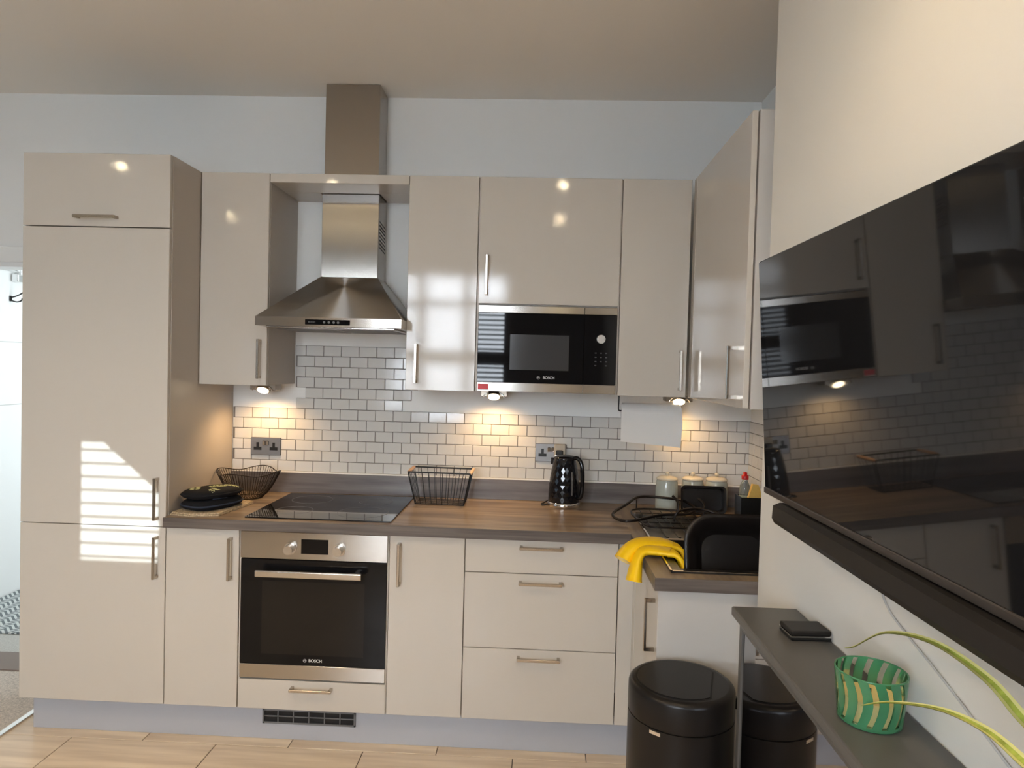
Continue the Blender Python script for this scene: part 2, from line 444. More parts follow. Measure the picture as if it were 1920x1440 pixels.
# ------------------------------------------------------------------ tiled splashback (tiles are pieces of the walls)
TP, RP, Z12 = 0.0855, 0.0505, 1.618
tcache = {}
def wall_tile(parent, p, wd, axis):
    key = (round(wd, 4), axis)
    if key not in tcache:
        h = (RP-0.0028)/2
        bx = B(-wd/2, wd/2, -0.004, 0.0, -h, h, bev=0.0013) if axis == 'x' else B(-0.004, 0.0, -wd/2, wd/2, -h, h, bev=0.0013)
        me = bx.mesh('wall_tile'); me.materials.append(M['tile']); tcache[key] = me
    t = 0.011
    inst('wall_tile', tcache[key], parent, Vector(p)-parent.location,
         (random.gauss(0, t), random.gauss(0, t)*(axis == 'y'), random.gauss(0, t)))
GB = MB(); GB.box(0.602, XR, -0.0022, 0.001, 1.008, 1.618-6*RP); GB.box(0.905, 1.4945, -0.0022, 0.001, Z12-4*RP, Z12)
GB.box(0.953, 0.953+6*TP, -0.0022, 0.001, Z12-5*RP, Z12-4*RP); GB.box(0.9105, 0.9105+6*TP, -0.0022, 0.001, Z12-6*RP, Z12-5*RP)
GB.build('grout', 'grout', wall_back)
for r in range(12):
    ph = 0.953 if r % 2 == 0 else 0.996
    lo, hi = (0.905, 1.4945) if r < 6 else (0.602, XR-0.003)
    if r == 4: lo, hi = 0.953, 0.953+6*TP
    if r == 5: lo, hi = 0.9105, 0.9105+6*TP
    zc = Z12 - (r+0.5)*RP
    k = -8
    while True:
        a = ph + k*TP; b2 = a+TP; k += 1
        if a > hi: break
        a, b2 = max(a, lo), min(b2, hi)
        if b2-a < 0.012: continue
        wall_tile(wall_back, ((a+b2)/2, -0.0022, zc), b2-a-0.0028, 'x')
GB = MB().box(XR-0.0022, XR+0.001, YN, 0, 1.008, 1.618-6*RP); GB.build('grout', 'grout', wall_right)
for r in range(6, 12):
    a = -0.004 - (0.03 if r % 2 else 0.0); first = True
    y = -0.004
    ends = [-0.004] + [-(0.055 if r % 2 else 0.0855) - i*TP for i in range(14)]
    for i in range(len(ends)-1):
        y1_, y0_ = ends[i], max(ends[i+1], YN+0.002)
        if y1_-y0_ < 0.012: continue
        wall_tile(wall_right, (XR-0.0022, (y0_+y1_)/2, Z12-(r+0.5)*RP), y1_-y0_-0.0028, 'y')

# ------------------------------------------------------------------ cabinets
F = -0.585          # face of base and tall doors
FW = -0.345         # face of wall-cabinet doors
DT = 0.018
def make_handle_mesh(L=0.168):
    """bar handle along local Z, standing off in local -Y"""
    h = MB(); r = 0.0055; so = 0.030
    h.box(-r, r, -so-0.004, -so+0.005, -L/2, L/2, bev=0.0015)
    for z in (-L/2+0.006, L/2-0.006): h.box(-r, r, -so, 0.0, z-0.0055, z+0.0055)
    me = h.mesh('handle'); me.materials.append(M['nickel']); return me
HM = make_handle_mesh()
def handle(door, p, horiz=False, face='-y'):
    rz = {'-y': 0, '-x': -PI/2}[face]
    return inst('handle', HM, door, Vector(p)-wloc(door), (0, PI/2, 0) if horiz else (0, 0, rz))
def door(parent, x0, x1, z0, z1, f=F, g=0.0015, name='door'):
    return B(x0+g, x1-g, f, f+DT, z0, z1, bev=0.0014).build(name, 'gloss', parent)
def carcass(parent, x0, x1, y0, y1, z0, z1, name='carcass', t=0.016, front_open=True):
    c = MB(); c.box(x0, x0+t, y0, y1, z0, z1); c.box(x1-t, x1, y0, y1, z0, z1)
    c.box(x0+t, x1-t, y0, y1, z0, z0+t); c.box(x0+t, x1-t, y0, y1, z1-t, z1); c.box(x0+t, x1-t, y1-0.006, y1, z0+t, z1-t)
    return c.build(name, 'cashmere', parent)
ZB, ZT = 1.432, 2.341

t = thing('tall_fridge_cabinet', 'tall glossy cashmere fridge housing with three stacked doors beside the doorway', 'cabinet', (0.3, -0.29, 0.15))
carcass(t, 0.0, 0.6, F+DT+0.002, -0.002, 0.152, ZT)
d = door(t, 0, 0.6, 0.150, 0.8635); handle(d, (0.566, F, 0.746))
d = door(t, 0, 0.6, 0.8665, 2.0505); handle(d, (0.566, F, 0.980))
d = door(t, 0, 0.6, 2.0545, ZT); handle(d, (0.308, F, 2.089), True)

t = thing('base_cabinet', 'narrow glossy base cabinet between fridge housing and oven', 'cabinet', (0.75, -0.29, 0.15))
carcass(t, 0.6, 0.9, F+DT+0.002, -0.002, 0.152, 0.868); d = door(t, 0.6, 0.8995, 0.150, 0.8665); handle(d, (0.868, F, 0.752))
t = thing('oven_housing', 'oven housing cabinet with a shallow drawer below the oven', 'cabinet', (1.2, -0.29, 0.15))
c = MB(); c.box(0.901, 0.909, F+0.004, -0.05, 0.152, 0.868); c.box(1.492, 1.499, F+0.004, -0.05, 0.152, 0.868); c.box(0.909, 1.492, F+0.03, -0.05, 0.255, 0.271)
c.build('carcass', 'cashmere', t)
d = door(t, 0.902, 1.498, 0.150, 0.268, name='drawer'); handle(d, (1.203, F, 0.2415), True)
t = thing('base_cabinet', 'narrow glossy base cabinet between oven and drawer unit', 'cabinet', (1.65, -0.29, 0.15))
carcass(t, 1.5, 1.8, F+DT+0.002, -0.002, 0.152, 0.868); d = door(t, 1.5, 1.7995, 0.150, 0.8665); handle(d, (1.542, F, 0.755))
t = thing('drawer_unit', 'wide glossy base unit with three drawers under the kettle', 'cabinet', (2.1, -0.29, 0.15))
carcass(t, 1.8, 2.4, F+DT+0.002, -0.002, 0.152, 0.868)
d = door(t, 1.8, 2.4, 0.7345, 0.8665, name='drawer'); handle(d, (2.098, F, 0.839), True)
d = door(t, 1.8, 2.4, 0.4355, 0.7315, name='drawer'); handle(d, (2.098, F, 0.700), True)
d = door(t, 1.8, 2.4, 0.150, 0.4325, name='drawer'); handle(d, (2.098, F, 0.4025), True)
XF = 2.458          # face of the return run
t = thing('sink_cabinet', 'glossy sink base cabinet on the return run behind the black bin', 'cabinet', (2.6, -0.85, 0.15))
B(2.402, XF+0.016, F, F+DT, 0.150, 0.8665, bev=0.0014).build('corner_post', 'gloss', t)
B(XF, XF+DT, -0.655, F-0.0005, 0.150, 0.8665, bev=0.0014).build('filler', 'gloss', t)
d = B(XF, XF+DT, -1.118, -0.658, 0.150, 0.8665, bev=0.0014).build('door', 'gloss', t)
handle(d, (XF, -1.075, 0.735), False, '-x')
B(XF-0.003, XT+0.06, -1.140, -1.121, 0.0, 0.868, bev=0.0012).build('end_panel', 'panel_white', t)
c = MB(); c.box(XF+DT+0.002, XR-0.002, -1.118, -0.605, 0.152, 0.168); c.box(XR-0.02, XR-0.002, -1.118, -0.605, 0.168, 0.868)
c.build('carcass', 'cashmere', t)
# plinth with the oven ventilation grille
t = thing('plinth', 'long pale kickboard running under the base cabinets', 'plinth', (1.2, -0.53, 0))
B(0.022, 2.52, -0.530, -0.514, 0.0, 0.149, bev=0.001).build('board', 'plinth', t)
B(2.504, 2.52, -1.118, -0.531, 0.0, 0.149, bev=0.001).build('board', 'plinth', t)
vg = MB(); vx0, vx1, vz0, vz1 = 0.985, 1.367, 0.066, 0.126
vg.box(vx0, vx1, -0.537, -0.530, vz1-0.007, vz1); vg.box(vx0, vx1, -0.537, -0.530, vz0, vz0+0.007); vg.box(vx0, vx0+0.007, -0.537, -0.530, vz0, vz1); vg.box(vx1-0.007, vx1, -0.537, -0.530, vz0, vz1)
vg.box(vx0, vx1, -0.536, -0.531, 0.0945, 0.0985)
for i in range(1, 6): vg.box(vx0+(vx1-vx0)*i/6-0.002, vx0+(vx1-vx0)*i/6+0.002, -0.536, -0.531, vz0, vz1)
g = vg.build('vent_grille', 'vent_grey', t)
B(vx0+0.003, vx1-0.003, -0.5325, -0.5302, vz0+0.003, vz1-0.003).build('vent_recess', 'vent_dark', g)

# wall cabinets
t = thing('wall_cabinet', 'narrow glossy wall cabinet between fridge housing and cooker hood', 'cabinet', (0.75, -0.17, ZB))
carcass(t, 0.602, 0.8995, FW+DT+0.002, -0.001, ZB+0.002, ZT); d = door(t, 0.602, 0.900, ZB, ZT, FW); handle(d, (0.870, FW, 1.547))
t = thing('wall_cabinet', 'narrow glossy wall cabinet between cooker hood and microwave', 'cabinet', (1.65, -0.17, ZB))
carcass(t, 1.5005, 1.7985, FW+DT+0.002, -0.001, ZB+0.002, ZT); d = door(t, 1.5, 1.7985, ZB, ZT, FW); handle(d, (1.5465, FW, 1.545))
t = thing('microwave_cabinet', 'glossy wall cabinet housing the built-in microwave under its door', 'cabinet', (2.1, -0.17, ZB))
c = MB()
for a, b2 in ((1.800, 1.8065), (2.3945, 2.400)): c.box(a, b2, FW+0.004, -0.001, ZB+0.002, ZT)
c.box(1.8065, 2.3945, FW+DT+0.002, -0.001, 1.803, 1.819); c.box(1.8065, 2.3945, FW+DT+0.002, -0.001, ZT-0.016, ZT); c.box(1.8065, 2.3945, -0.008, -0.001, ZB+0.002, 1.803)
c.build('carcass', 'cashmere', t)
d = door(t, 1.8035, 2.3985, 1.8075, ZT, FW); handle(d, (1.839, FW, 1.926))
t = thing('wall_cabinet', 'narrow glossy wall cabinet right of microwave above the paper towel', 'cabinet', (2.55, -0.17, ZB))
carcass(t, 2.4015, 2.690, FW+DT+0.002, -0.001, ZB+0.002, ZT); d = door(t, 2.4015, 2.690, ZB, ZT, FW); handle(d, (2.6595, FW, 1.545))
XU = 2.698
t = thing('wall_cabinet', 'glossy wall cabinet on the return wall next to the television', 'cabinet', (2.85, -0.7, ZB))
B(XU, XU+DT, -0.395, FW+0.0, ZB, ZT, bev=0.0014).build('filler', 'gloss', t)
d = B(XU, XU+DT, -1.116, -0.398, ZB, ZT, bev=0.0014).build('door', 'gloss', t); handle(d, (XU, -1.045, 1.542), False, '-x')
c = MB(); c.box(XU+DT+0.004, XR-0.001, -1.118, -1.100, ZB-0.002, ZT+0.002); c.box(XU+DT+0.004, XR-0.001, -1.10, FW, ZB+0.002, ZB+0.018)
c.box(XU+DT+0.004, XR-0.001, -1.10, FW, ZT-0.016, ZT); c.box(XR-0.01, XR-0.001, -1.10, FW, ZB+0.018, ZT-0.016)
c.build('carcass', 'cashmere', t)
B(XU+DT+0.004, XT+0.06, -1.1205, -1.1182, ZB-0.002, ZT+0.002).build('end_panel', 'panel_white', t)
o = B(0.9015, 1.4990, FW, -0.002, 2.303, ZT, bev=0.0014).build('bridge_shelf', 'cashmere')
# slot for the chimney is left by building the shelf in three pieces around it
bpy.data.objects.remove(o)
bs = MB(); bs.box(0.9015, 1.4990, FW, -0.172, 2.303, ZT, bev=0.0014); bs.box(0.9015, 1.062, -0.172, -0.002, 2.303, ZT); bs.box(1.334, 1.4990, -0.172, -0.002, 2.303, ZT)
tag(bs.build('bridge_shelf', 'gloss'), 'glossy bridging panel over the hood between two wall cabinets', 'panel')

# ------------------------------------------------------------------ worktop and upstand
WN, WFX, WFY = -1.156, 2.443, -0.612
t = thing('worktop', 'grey-brown wood effect L-shaped worktop over the base cabinets', 'worktop', (1.6, -0.4, 0.87))
B(0.602, WFX, WFY+0.002, -0.001, 0.8702, 0.910).build('slab', 'worktop', t)
sx0, sx1, sy0, sy1 = 2.515, 2.965, -1.085, -0.275
s_ = MB(); s_.box(WFX, sx0, WN+0.001, -0.001, 0.8702, 0.910); s_.box(sx1, XR-0.001, YN+0.003, -0.001, 0.8702, 0.910)
s_.box(sx0, sx1, sy1, -0.001, 0.8702, 0.910); s_.box(sx0, sx1, WN+0.001, sy0, 0.8702, 0.910)
s_.build('slab', 'worktop_return', t)
B(0.602, WFX-0.0005, WFY-0.001, WFY+0.002, 0.8702, 0.9098).build('front_edge', 'worktop_edge', t)
e = MB(); e.box(WFX-0.002, WFX, WN, WFY, 0.8702, 0.9098); e.box(WFX-0.002, XT+0.05, WN-0.002, WN+0.001, 0.8702, 0.9098)
e.build('front_edge', 'worktop_edge', t)
t = thing('upstand', 'grey wood effect upstand along the back of the worktop', 'upstand', (1.8, -0.01, 0.91))
B(0.602, XR-0.001, -0.018, -0.0025, 0.9105, 1.006, bev=0.001).build('board', 'upstand', t)
B(XR-0.018, XR-0.0025, -1.15, -0.0185, 0.9105, 1.006, bev=0.001).build('board', 'upstand', t)
B(0.602, XR-0.001, -0.014, -0.0028, 1.006, 1.0125).build('sealant', 'silicone', t)
B(XR-0.014, XR-0.0028, -1.15, -0.014, 1.006, 1.0125).build('sealant', 'silicone', t)

# ------------------------------------------------------------------ hob
t = thing('hob', 'black glass induction hob set into the worktop above the oven', 'hob', (1.205, -0.31, 0.91))
B(0.910, 1.500, -0.567, -0.052, 0.9102, 0.9155, bev=0.0014).build('glass', 'hob_glass', t)
zr = MB()
for cx, cy, r in ((1.06, -0.19, 0.09), (1.06, -0.42, 0.075), (1.35, -0.19, 0.075), (1.35, -0.42, 0.105)):
    zr.tube([(cx+r*math.cos(a*PI/16), cy+r*math.sin(a*PI/16), 0.9156) for a in range(32)], 0.0006, 4, closed=True)
zr.build('zone_marks', 'grey_print', t)

# ------------------------------------------------------------------ oven
t = thing('oven', 'built-in stainless steel oven with black glass door under the hob', 'oven', (1.2, -0.3, 0.275))
B(0.912, 1.489, F+0.012, -0.06, 0.275, 0.866).build('body', 'vent_dark', t)
cp = B(0.906, 1.494, F-0.004, F+0.012, 0.756, 0.8635, bev=0.0014).build('control_panel', 'steel', t)
B(1.150, 1.258, F-0.0055, F-0.004, 0.780, 0.838).build('display', 'black_glass', cp)
for x in (1.107, 1.302):
    k = MB(); k.cyl((x, F-0.004, 0.800), (x, F-0.010, 0.800), 0.024, 0.024, 28); k.cyl((x, F-0.010, 0.800), (x, F-0.038, 0.800), 0.019, 0.0175, 28)
    k.build('knob', 'steel_plain', cp)
dr_ = B(0.908, 1.493, F-0.002, F+0.012, 0.3325, 0.7525, bev=0.001).build('door', 'black_glass', t)
B(0.995, 1.406, F-0.0032, F-0.002, 0.375, 0.668).build('window', 'oven_window', dr_)
hb = MB(); hb.box(0.984, 1.404, F-0.055, F-0.037, 0.696, 0.722, bev=0.004); hb.box(1.0, 1.018, F-0.037, F-0.002, 0.701, 0.717); hb.box(1.370, 1.388, F-0.037, F-0.002, 0.701, 0.717)
hb.build('handle', 'steel_plain', dr_)
text('brand_lettering', 'BOSCH', (1.214, F-0.0024, 0.3525), 0.0165, 'white_print', dr_, bold=0.0004)
rg = MB(); rg.tube([(1.172+0.0062*math.cos(a*PI/12), F-0.0026, 0.3525+0.0062*math.sin(a*PI/12)) for a in range(24)], 0.0006, 4, closed=True)
rg.box(1.1685, 1.1695, F-0.0028, F-0.0022, 0.349, 0.356); rg.box(1.1745, 1.1755, F-0.0028, F-0.0022, 0.349, 0.356); rg.box(1.1695, 1.1745, F-0.0028, F-0.0022, 0.352, 0.353)
rg.build('brand_emblem', 'white_print', dr_)
B(0.908, 1.493, F-0.003, F+0.012, 0.2755, 0.3315, bev=0.0014).build('bottom_trim', 'steel', t)

# ------------------------------------------------------------------ microwave
t = thing('microwave', 'built-in black glass microwave with steel strips in the wall cabinet', 'microwave', (2.1, -0.17, 1.434))
B(1.812, 2.390, FW+0.012, -0.03, 1.436, 1.798).build('body', 'vent_dark', t)
Yf = FW-0.004
md = B(1.808, 2.2555, Yf, FW+0.012, 1.475, 1.769, bev=0.0008).build('door', 'black_glass', t)
B(1.945, 2.194, Yf-0.0008, Yf, 1.530, 1.679).build('window', 'micro_window', md)
text('brand_lettering', 'BOSCH', (2.112, Yf-0.0006, 1.4985), 0.015, 'white_print', md, bold=0.0003)
rg = MB(); rg.tube([(2.068+0.006*math.cos(a*PI/12), Yf-0.0006, 1.4985+0.006*math.sin(a*PI/12)) for a in range(24)], 0.0006, 4, closed=True)
rg.box(2.0645, 2.0655, Yf-0.0008, Yf-0.0002, 1.495, 1.502); rg.box(2.0705, 2.0715, Yf-0.0008, Yf-0.0002, 1.495, 1.502); rg.box(2.0655, 2.0705, Yf-0.0008, Yf-0.0002, 1.498, 1.499)
rg.build('brand_emblem', 'white_print', md)
cp = B(2.257, 2.3935, Yf, FW+0.012, 1.475, 1.769, bev=0.0008).build('control_panel', 'black_glass', t)
k = MB(); k.cyl((2.327, Yf, 1.667), (2.327, Yf-0.018, 1.667), 0.0195, 0.018, 28); k.build('knob', 'steel_plain', cp)
for iz, z in enumerate((1.609, 1.591, 1.573, 1.556)):
    for ix, x in enumerate((2.307, 2.329, 2.351)):
        if iz == 3 and ix == 1: continue
        B(x-0.004, x+0.004, Yf-0.0006, Yf-0.0001, z-0.0022, z+0.0022).build('button_mark', 'button_grey', cp)
for z0, z1 in ((1.770, 1.7995), (1.4365, 1.474)):
    st_ = MB(); st_.box(1.808, 2.2555, Yf-0.001, FW+0.012, z0, z1, bev=0.001); st_.box(2.257, 2.3935, Yf-0.001, FW+0.012, z0, z1, bev=0.001)
    st_.build('steel_strip', 'steel', t)
B(1.8125, 1.857, Yf-0.0016, Yf-0.001, 1.4435, 1.4665).build('sticker', 'red_print', t)
B(1.8125, 1.857, Yf-0.0015, Yf-0.001, 1.4395, 1.4432).build('sticker', 'white_print', t)

# ------------------------------------------------------------------ cooker hood
t = thing('cooker_hood', 'stainless steel chimney cooker hood with pyramid canopy over the hob', 'hood', (1.2, -0.2, 1.685))
HX0, HX1, HY = 0.897, 1.503, -0.468
CX0, CX1, CY = 1.069, 1.328, -0.162
# canopy: lip, then a pyramid up to the chimney
lip = MB()
fx0, fx1 = 0.903, 1.4975
lip.add([(HX0, HY, 1.6855), (HX1, HY, 1.6855), (HX1, FW-0.004, 1.6855), (HX0, FW-0.004, 1.6855), (HX0, HY, 1.7225), (HX1, HY, 1.7225), (HX1, FW-0.004, 1.7225), (HX0, FW-0.004, 1.7225)],
        [(0,1,5,4),(1,2,6,5),(0,4,7,3),(2,3,7,6),(0,3,2,1),(4,5,6,7)])
lip.box(fx0, fx1, FW-0.004, -0.004, 1.6855, 1.7225)
lp = lip.build('lip', 'steel', t)
B(1.106, 1.292, HY-0.0012, HY, 1.693, 1.714).build('control_strip', 'black_glass', lp)
cs = lp.children[0]
text('brand_lettering', 'BOSCH', (1.134, HY-0.0016, 1.7035), 0.009, 'grey_print', cs)
bt = MB()
for x in (1.185, 1.205, 1.225, 1.243): bt.cyl((x, HY-0.0012, 1.7035), (x, HY-0.002, 1.7035), 0.005, n=14)
bt.build('buttons', 'vent_grey', cs)
cn = MB(); zt_ = 1.926
cn.add([(HX0, HY, 1.7225), (HX1, HY, 1.7225), (fx1, FW-0.004, 1.7225), (fx1, -0.004, 1.7225), (fx0, -0.004, 1.7225), (fx0, FW-0.004, 1.7225),
        (CX0-0.003, CY-0.003, zt_), (CX1+0.003, CY-0.003, zt_), (CX1+0.003, -0.004, zt_), (CX0-0.003, -0.004, zt_)],
       [(0,1,7,6), (1,2,7), (2,8,7), (2,3,8), (0,6,5), (5,6,9), (4,5,9), (3,4,9,8), (6,7,8,9)])
cn.build('canopy', 'steel_canopy', t)
B(0.93, 1.47, HY+0.03, -0.03, 1.679, 1.6856, bev=0.002).build('filter_panel', 'steel_plain', t)
fm = MB()
for a, b2 in ((0.95, 1.19), (1.21, 1.45)): fm.box(a, b2, HY+0.10, -0.08, 1.6775, 1.679)
fm.build('grease_filter', 'vent_grey', t)
lc = B(CX0, CX1, CY, -0.004, 1.9262, 2.352, bev=0.0015).build('chimney_lower', 'steel_chimney', t)
B(CX0+0.005, CX1-0.006, CY+0.006, -0.004, 2.352, 2.797, bev=0.0015).build('chimney_upper', 'steel_chimney', t)
for i in range(8):
    z = 2.055 + i*0.0165
    v = MB(); v.add([(CX1+0.0006, CY+0.018, z+0.012), (CX1+0.0006, CY+0.018, z+0.018), (CX1+0.0006, -0.03, z+0.006), (CX1+0.0006, -0.03, z),
                     (CX1-0.001, CY+0.018, z+0.012), (CX1-0.001, CY+0.018, z+0.018), (CX1-0.001, -0.03, z+0.006), (CX1-0.001, -0.03, z)],
                    [(0,1,2,3),(4,7,6,5),(0,4,5,1),(1,5,6,2),(2,6,7,3),(3,7,4,0)])
    v.build('vent_slot', 'vent_dark', lc)

# ------------------------------------------------------------------ lamps
def under_light(x, label):
    t = thing('under_cabinet_light', label, 'light', (x, -0.10, 1.402), 'lights under the wall cabinets')
    B(x-0.060, x+0.060, -0.135, -0.060, 1.404, 1.4315, bev=0.002).build('housing', 'bronze_plate', t)
    c = Vector((x, -0.132, 1.402)); nrm = Vector((0, -0.55, -0.83)).normalized()
    a = Vector((1, 0, 0)); b2 = nrm.cross(a)
    hd = MB(); hd.cyl(c-nrm*0.030, c, 0.030, 0.031, 28); hd.build('lamp_head', 'steel_plain', t)
    ar = MB(); ar.tube([(x+0.046*math.cos(q), -0.140, 1.402+0.024*math.sin(q)) for q in [PI*i/14 for i in range(15)]], 0.0022, 6)
    ar.build('bracket', 'chrome', t)
    ln = MB(); ln.cyl(c-nrm*0.001, c+nrm*0.0015, 0.0255, n=28); ln.build('lens', 'lens_glow', t)
    l = bpy.data.lights.new('under_cabinet_lamp', 'SPOT'); l.energy = 6.2; l.color = (1.0, 0.63, 0.29)
    l.spot_size = math.radians(150); l.spot_blend = 0.8; l.shadow_soft_size = 0.022
    lo = bpy.data.objects.new('under_cabinet_lamp', l); COL.objects.link(lo); lo.parent = t
    lo.location = (c+nrm*0.012)-wloc(t); lo.rotation_euler = Vector((0, 0.10, -1)).to_track_quat('-Z', 'Y').to_euler()
under_light(0.798, 'glowing wedge light under the cabinet nearest the fridge housing')
under_light(1.868, 'glowing wedge light under the microwave')
under_light(2.706, 'glowing wedge light beside the paper towel')
def downlight(x, y, n, power):
    t = thing('ceiling_downlight', n, 'light', (x, y, ZC-0.01), 'recessed ceiling spotlights')
    r = MB(); r.lathe([(0.021, -0.002), (0.045, -0.006), (0.047, 0.0), (0.022, 0.004)], (x, y, ZC-0.004), 28, capb=False, capt=False); r.build('bezel', 'chrome', t)
    g = MB(); g.cyl((x, y, ZC-0.004), (x, y, ZC-0.001), 0.021, n=24); g.build('lamp', 'lamp_glow', t)
    l = bpy.data.lights.new('downlight_lamp', 'SPOT'); l.energy = power; l.color = (1.0, 0.73, 0.45); l.spot_size = math.radians(125); l.spot_blend = 0.9; l.shadow_soft_size = 0.03
    lo = bpy.data.objects.new('downlight_lamp', l); COL.objects.link(lo); lo.parent = t; lo.location = (0, 0, -0.012)
for x, y, power, n in ((-0.72, -2.36, 3, 'dimmed ceiling spotlight mirrored in the top fridge housing door'), (0.58, -2.25, 52, 'ceiling spotlight mirrored in the hood chimney'),
                       (2.20, -2.16, 14, 'ceiling spotlight nearest the television, upper glint on the microwave cabinet door'), (-0.67, -3.40, 3, 'dimmed ceiling spotlight mirrored in the narrow wall cabinet by the fridge housing'),
                       (0.62, -3.32, 52, 'rear ceiling spotlight in the middle of the room'), (2.21, -3.24, 14, 'rear ceiling spotlight, lower glint on the microwave cabinet door')): downlight(x, y, n, power)

# ------------------------------------------------------------------ sockets
def socket(x, z, label):
    t = thing('wall_socket', label, 'socket', (x, -0.008, z), 'double sockets on the tiles')
    B(x-0.073, x+0.073, -0.014, -0.0065, z-0.043, z+0.043, bev=0.002).build('faceplate', 'socket_plate', t)
    for sx in (-0.039, 0.039):
        o_ = MB(); o_.box(x+sx-0.006, x+sx+0.006, -0.0155, -0.014, z-0.004, z+0.018); o_.box(x+sx-0.019, x+sx+0.019, -0.0155, -0.014, z-0.019, z-0.004, bev=0.0)
        o_.build('pin_holes', 'black_plastic', t)
    for sx in (-0.0085, 0.0085):
        o_ = MB(); o_.box(x+sx-0.0075, x+sx+0.0075, -0.0185, -0.014, z+0.004, z+0.026, bev=0.002); o_.build('switch', 'chrome', t)
    return t
socket(0.768, 1.129, 'brushed metal double socket on the tiles above the wire bowl')
socket(2.137, 1.140, 'brushed metal double socket on the tiles behind the kettle')
t = thing('plug', 'plug in the right-hand outlet behind the kettle', 'plug', (2.178, -0.03, 1.14))
B(2.152, 2.204, -0.045, -0.016, 1.112, 1.183, bev=0.004).build('adapter', 'adapter_beige', t)
B(2.160, 2.194, -0.062, -0.0455, 1.132, 1.158, bev=0.006).build('plug_top', 'black_plastic', t)

# ------------------------------------------------------------------ paper towel on its wire holder
t = thing('paper_towel', 'white paper towel roll with a sheet hanging on a black wire holder', 'paper towel', (2.572, -0.16, 1.20))
ro = MB(); ro.cyl((2.447, -0.155, 1.358), (2.702, -0.155, 1.358), 0.036, n=32); ro.build('roll', 'paper', t)
rows = []
for i in range(15):
    v = i/14
    rr = []
    for j in range(13):
        uu = j/12; x = 2.442+uu*0.264
        z = 1.390 - v*(0.168+0.018*uu)
        yy = -0.155-0.038 + 0.004*math.sin(uu*3+v*2) - 0.012*v*(uu > 0.9)*(uu-0.9)*10
        if v < 0.12: yy = -0.155 - 0.038*math.sin(min(1, v/0.12)*PI/2)
        rr.append((x + (0.004*math.sin(v*4) if j == 12 else 0), yy, z))
    rows.append(rr)
sh = MB(); sh.grid(rows); sh.grid([[(p[0], p[1]+0.0012, p[2]) for p in r] for r in rows]); sh.build('hanging_sheet', 'paper', t)
hd = MB(); hd.tube(smooth_path([(2.433, -0.155, 1.4315), (2.433, -0.155, 1.40), (2.433, -0.155, 1.365), (2.437, -0.155, 1.358), (2.446, -0.155, 1.358)], 4), 0.0032)
hd.tube([(2.446, -0.155, 1.358), (2.712, -0.155, 1.358)], 0.003); hd.build('holder', 'black_plastic', t)

# ------------------------------------------------------------------ items on the left of the worktop
ZW = 0.910
# woven mat and oven mitts
mtb = MB()
poly = [(0.606, -0.566), (0.690, -0.584), (0.800, -0.556), (0.835, -0.30), (0.800, -0.27), (0.615, -0.29)]
mtb.prism(poly, 'z', ZW+0.0006, ZW+0.0056)
mtb.prism([(x*0.985+0.010, y*0.97-0.008) for x, y in poly], 'z', ZW+0.0058, ZW+0.0105)
fr_ = MB()
o = mtb.build('place_mat', 'jute'); tag(o, 'folded beige woven mat under the black oven mitts', 'mat')
def pad(cx, cy, a, b2, h, z0, rot, sq=3.0, thumb=0.0):
    cs_, sn = math.cos(rot), math.sin(rot); rows = []
    def edge(q):
        c, s2 = math.cos(q), math.sin(q)
        r = (abs(c)**sq + abs(s2)**sq)**(-1/sq)
        r *= 1 + thumb*math.exp(-((q-1.1)/0.35)**2)
        return r*c*a, r*s2*b2
    def P(rr, q, z):
        ex, ey = edge(q); x, y = ex*rr, ey*rr
        return (cx+x*cs_-y*sn, cy+x*sn+y*cs_, z)
    n = 36
    rings = [(0.80, z0), (0.97, z0+h*0.20), (1.0, z0+h*0.45), (0.965, z0+h*0.68), (0.86, z0+h*0.86), (0.6, z0+h*0.97), (0.3, z0+h), (0.02, z0+h)]
    mb_ = MB()
    mb_.grid([[P(r, 2*PI*j/n, z) for j in range(n)] for r, z in rings], close_u=True)
    pp = MB(); pp.tube([P(1.01, 2*PI*j/n, z0+h*0.45) for j in range(n)], 0.0035, 6, closed=True)
    def top(x, y):   # local coords -> world point on the top surface
        return (cx+x*cs_-y*sn, cy+x*sn+y*cs_)
    return mb_, pp, top
t = thing('oven_mitt', 'black oven mitt lying flat on the woven mat under the printed one', 'oven mitt', (0.70, -0.42, ZW+0.011), 'pair of oven mitts')
mb_, pp, top = pad(0.712, -0.428, 0.086, 0.122, 0.044, ZW+0.011, -0.40)
mb_.build('padding', 'mitt', t); pp.build('piping', 'mitt_strap', t)
t = thing('oven_mitt', 'upper black oven mitt with pale green leaf print', 'oven mitt', (0.70, -0.40, ZW+0.05), 'pair of oven mitts')
PA, PB, PH, PR, PZ = 0.082, 0.122, 0.038, -0.52, ZW+0.0555
PCX, PCY = 0.712, -0.430
mb_, pp, top = pad(PCX, PCY, PA, PB, PH, PZ, PR, 2.6)
mb_.build('padding', 'mitt', t); pp.build('piping', 'mitt', t)
def mitt_top(x, y):
    dx, dy = x-PCX, y-PCY; lx = dx*math.cos(PR)+dy*math.sin(PR); ly = -dx*math.sin(PR)+dy*math.cos(PR)
    r = (abs(lx/PA)**2.6+abs(ly/PB)**2.6)**(1/2.6)
    R_ = [(0, 1), (0.3, 1), (0.6, 0.97), (0.86, 0.86), (0.965, 0.68), (1.0, 0.45), (2, 0.45)]
    for (r0, h0), (r1, h1) in zip(R_, R_[1:]):
        if r <= r1: return PZ+PH*(h0+(h1-h0)*(r-r0)/(r1-r0))+0.0012
    return PZ+PH*0.45
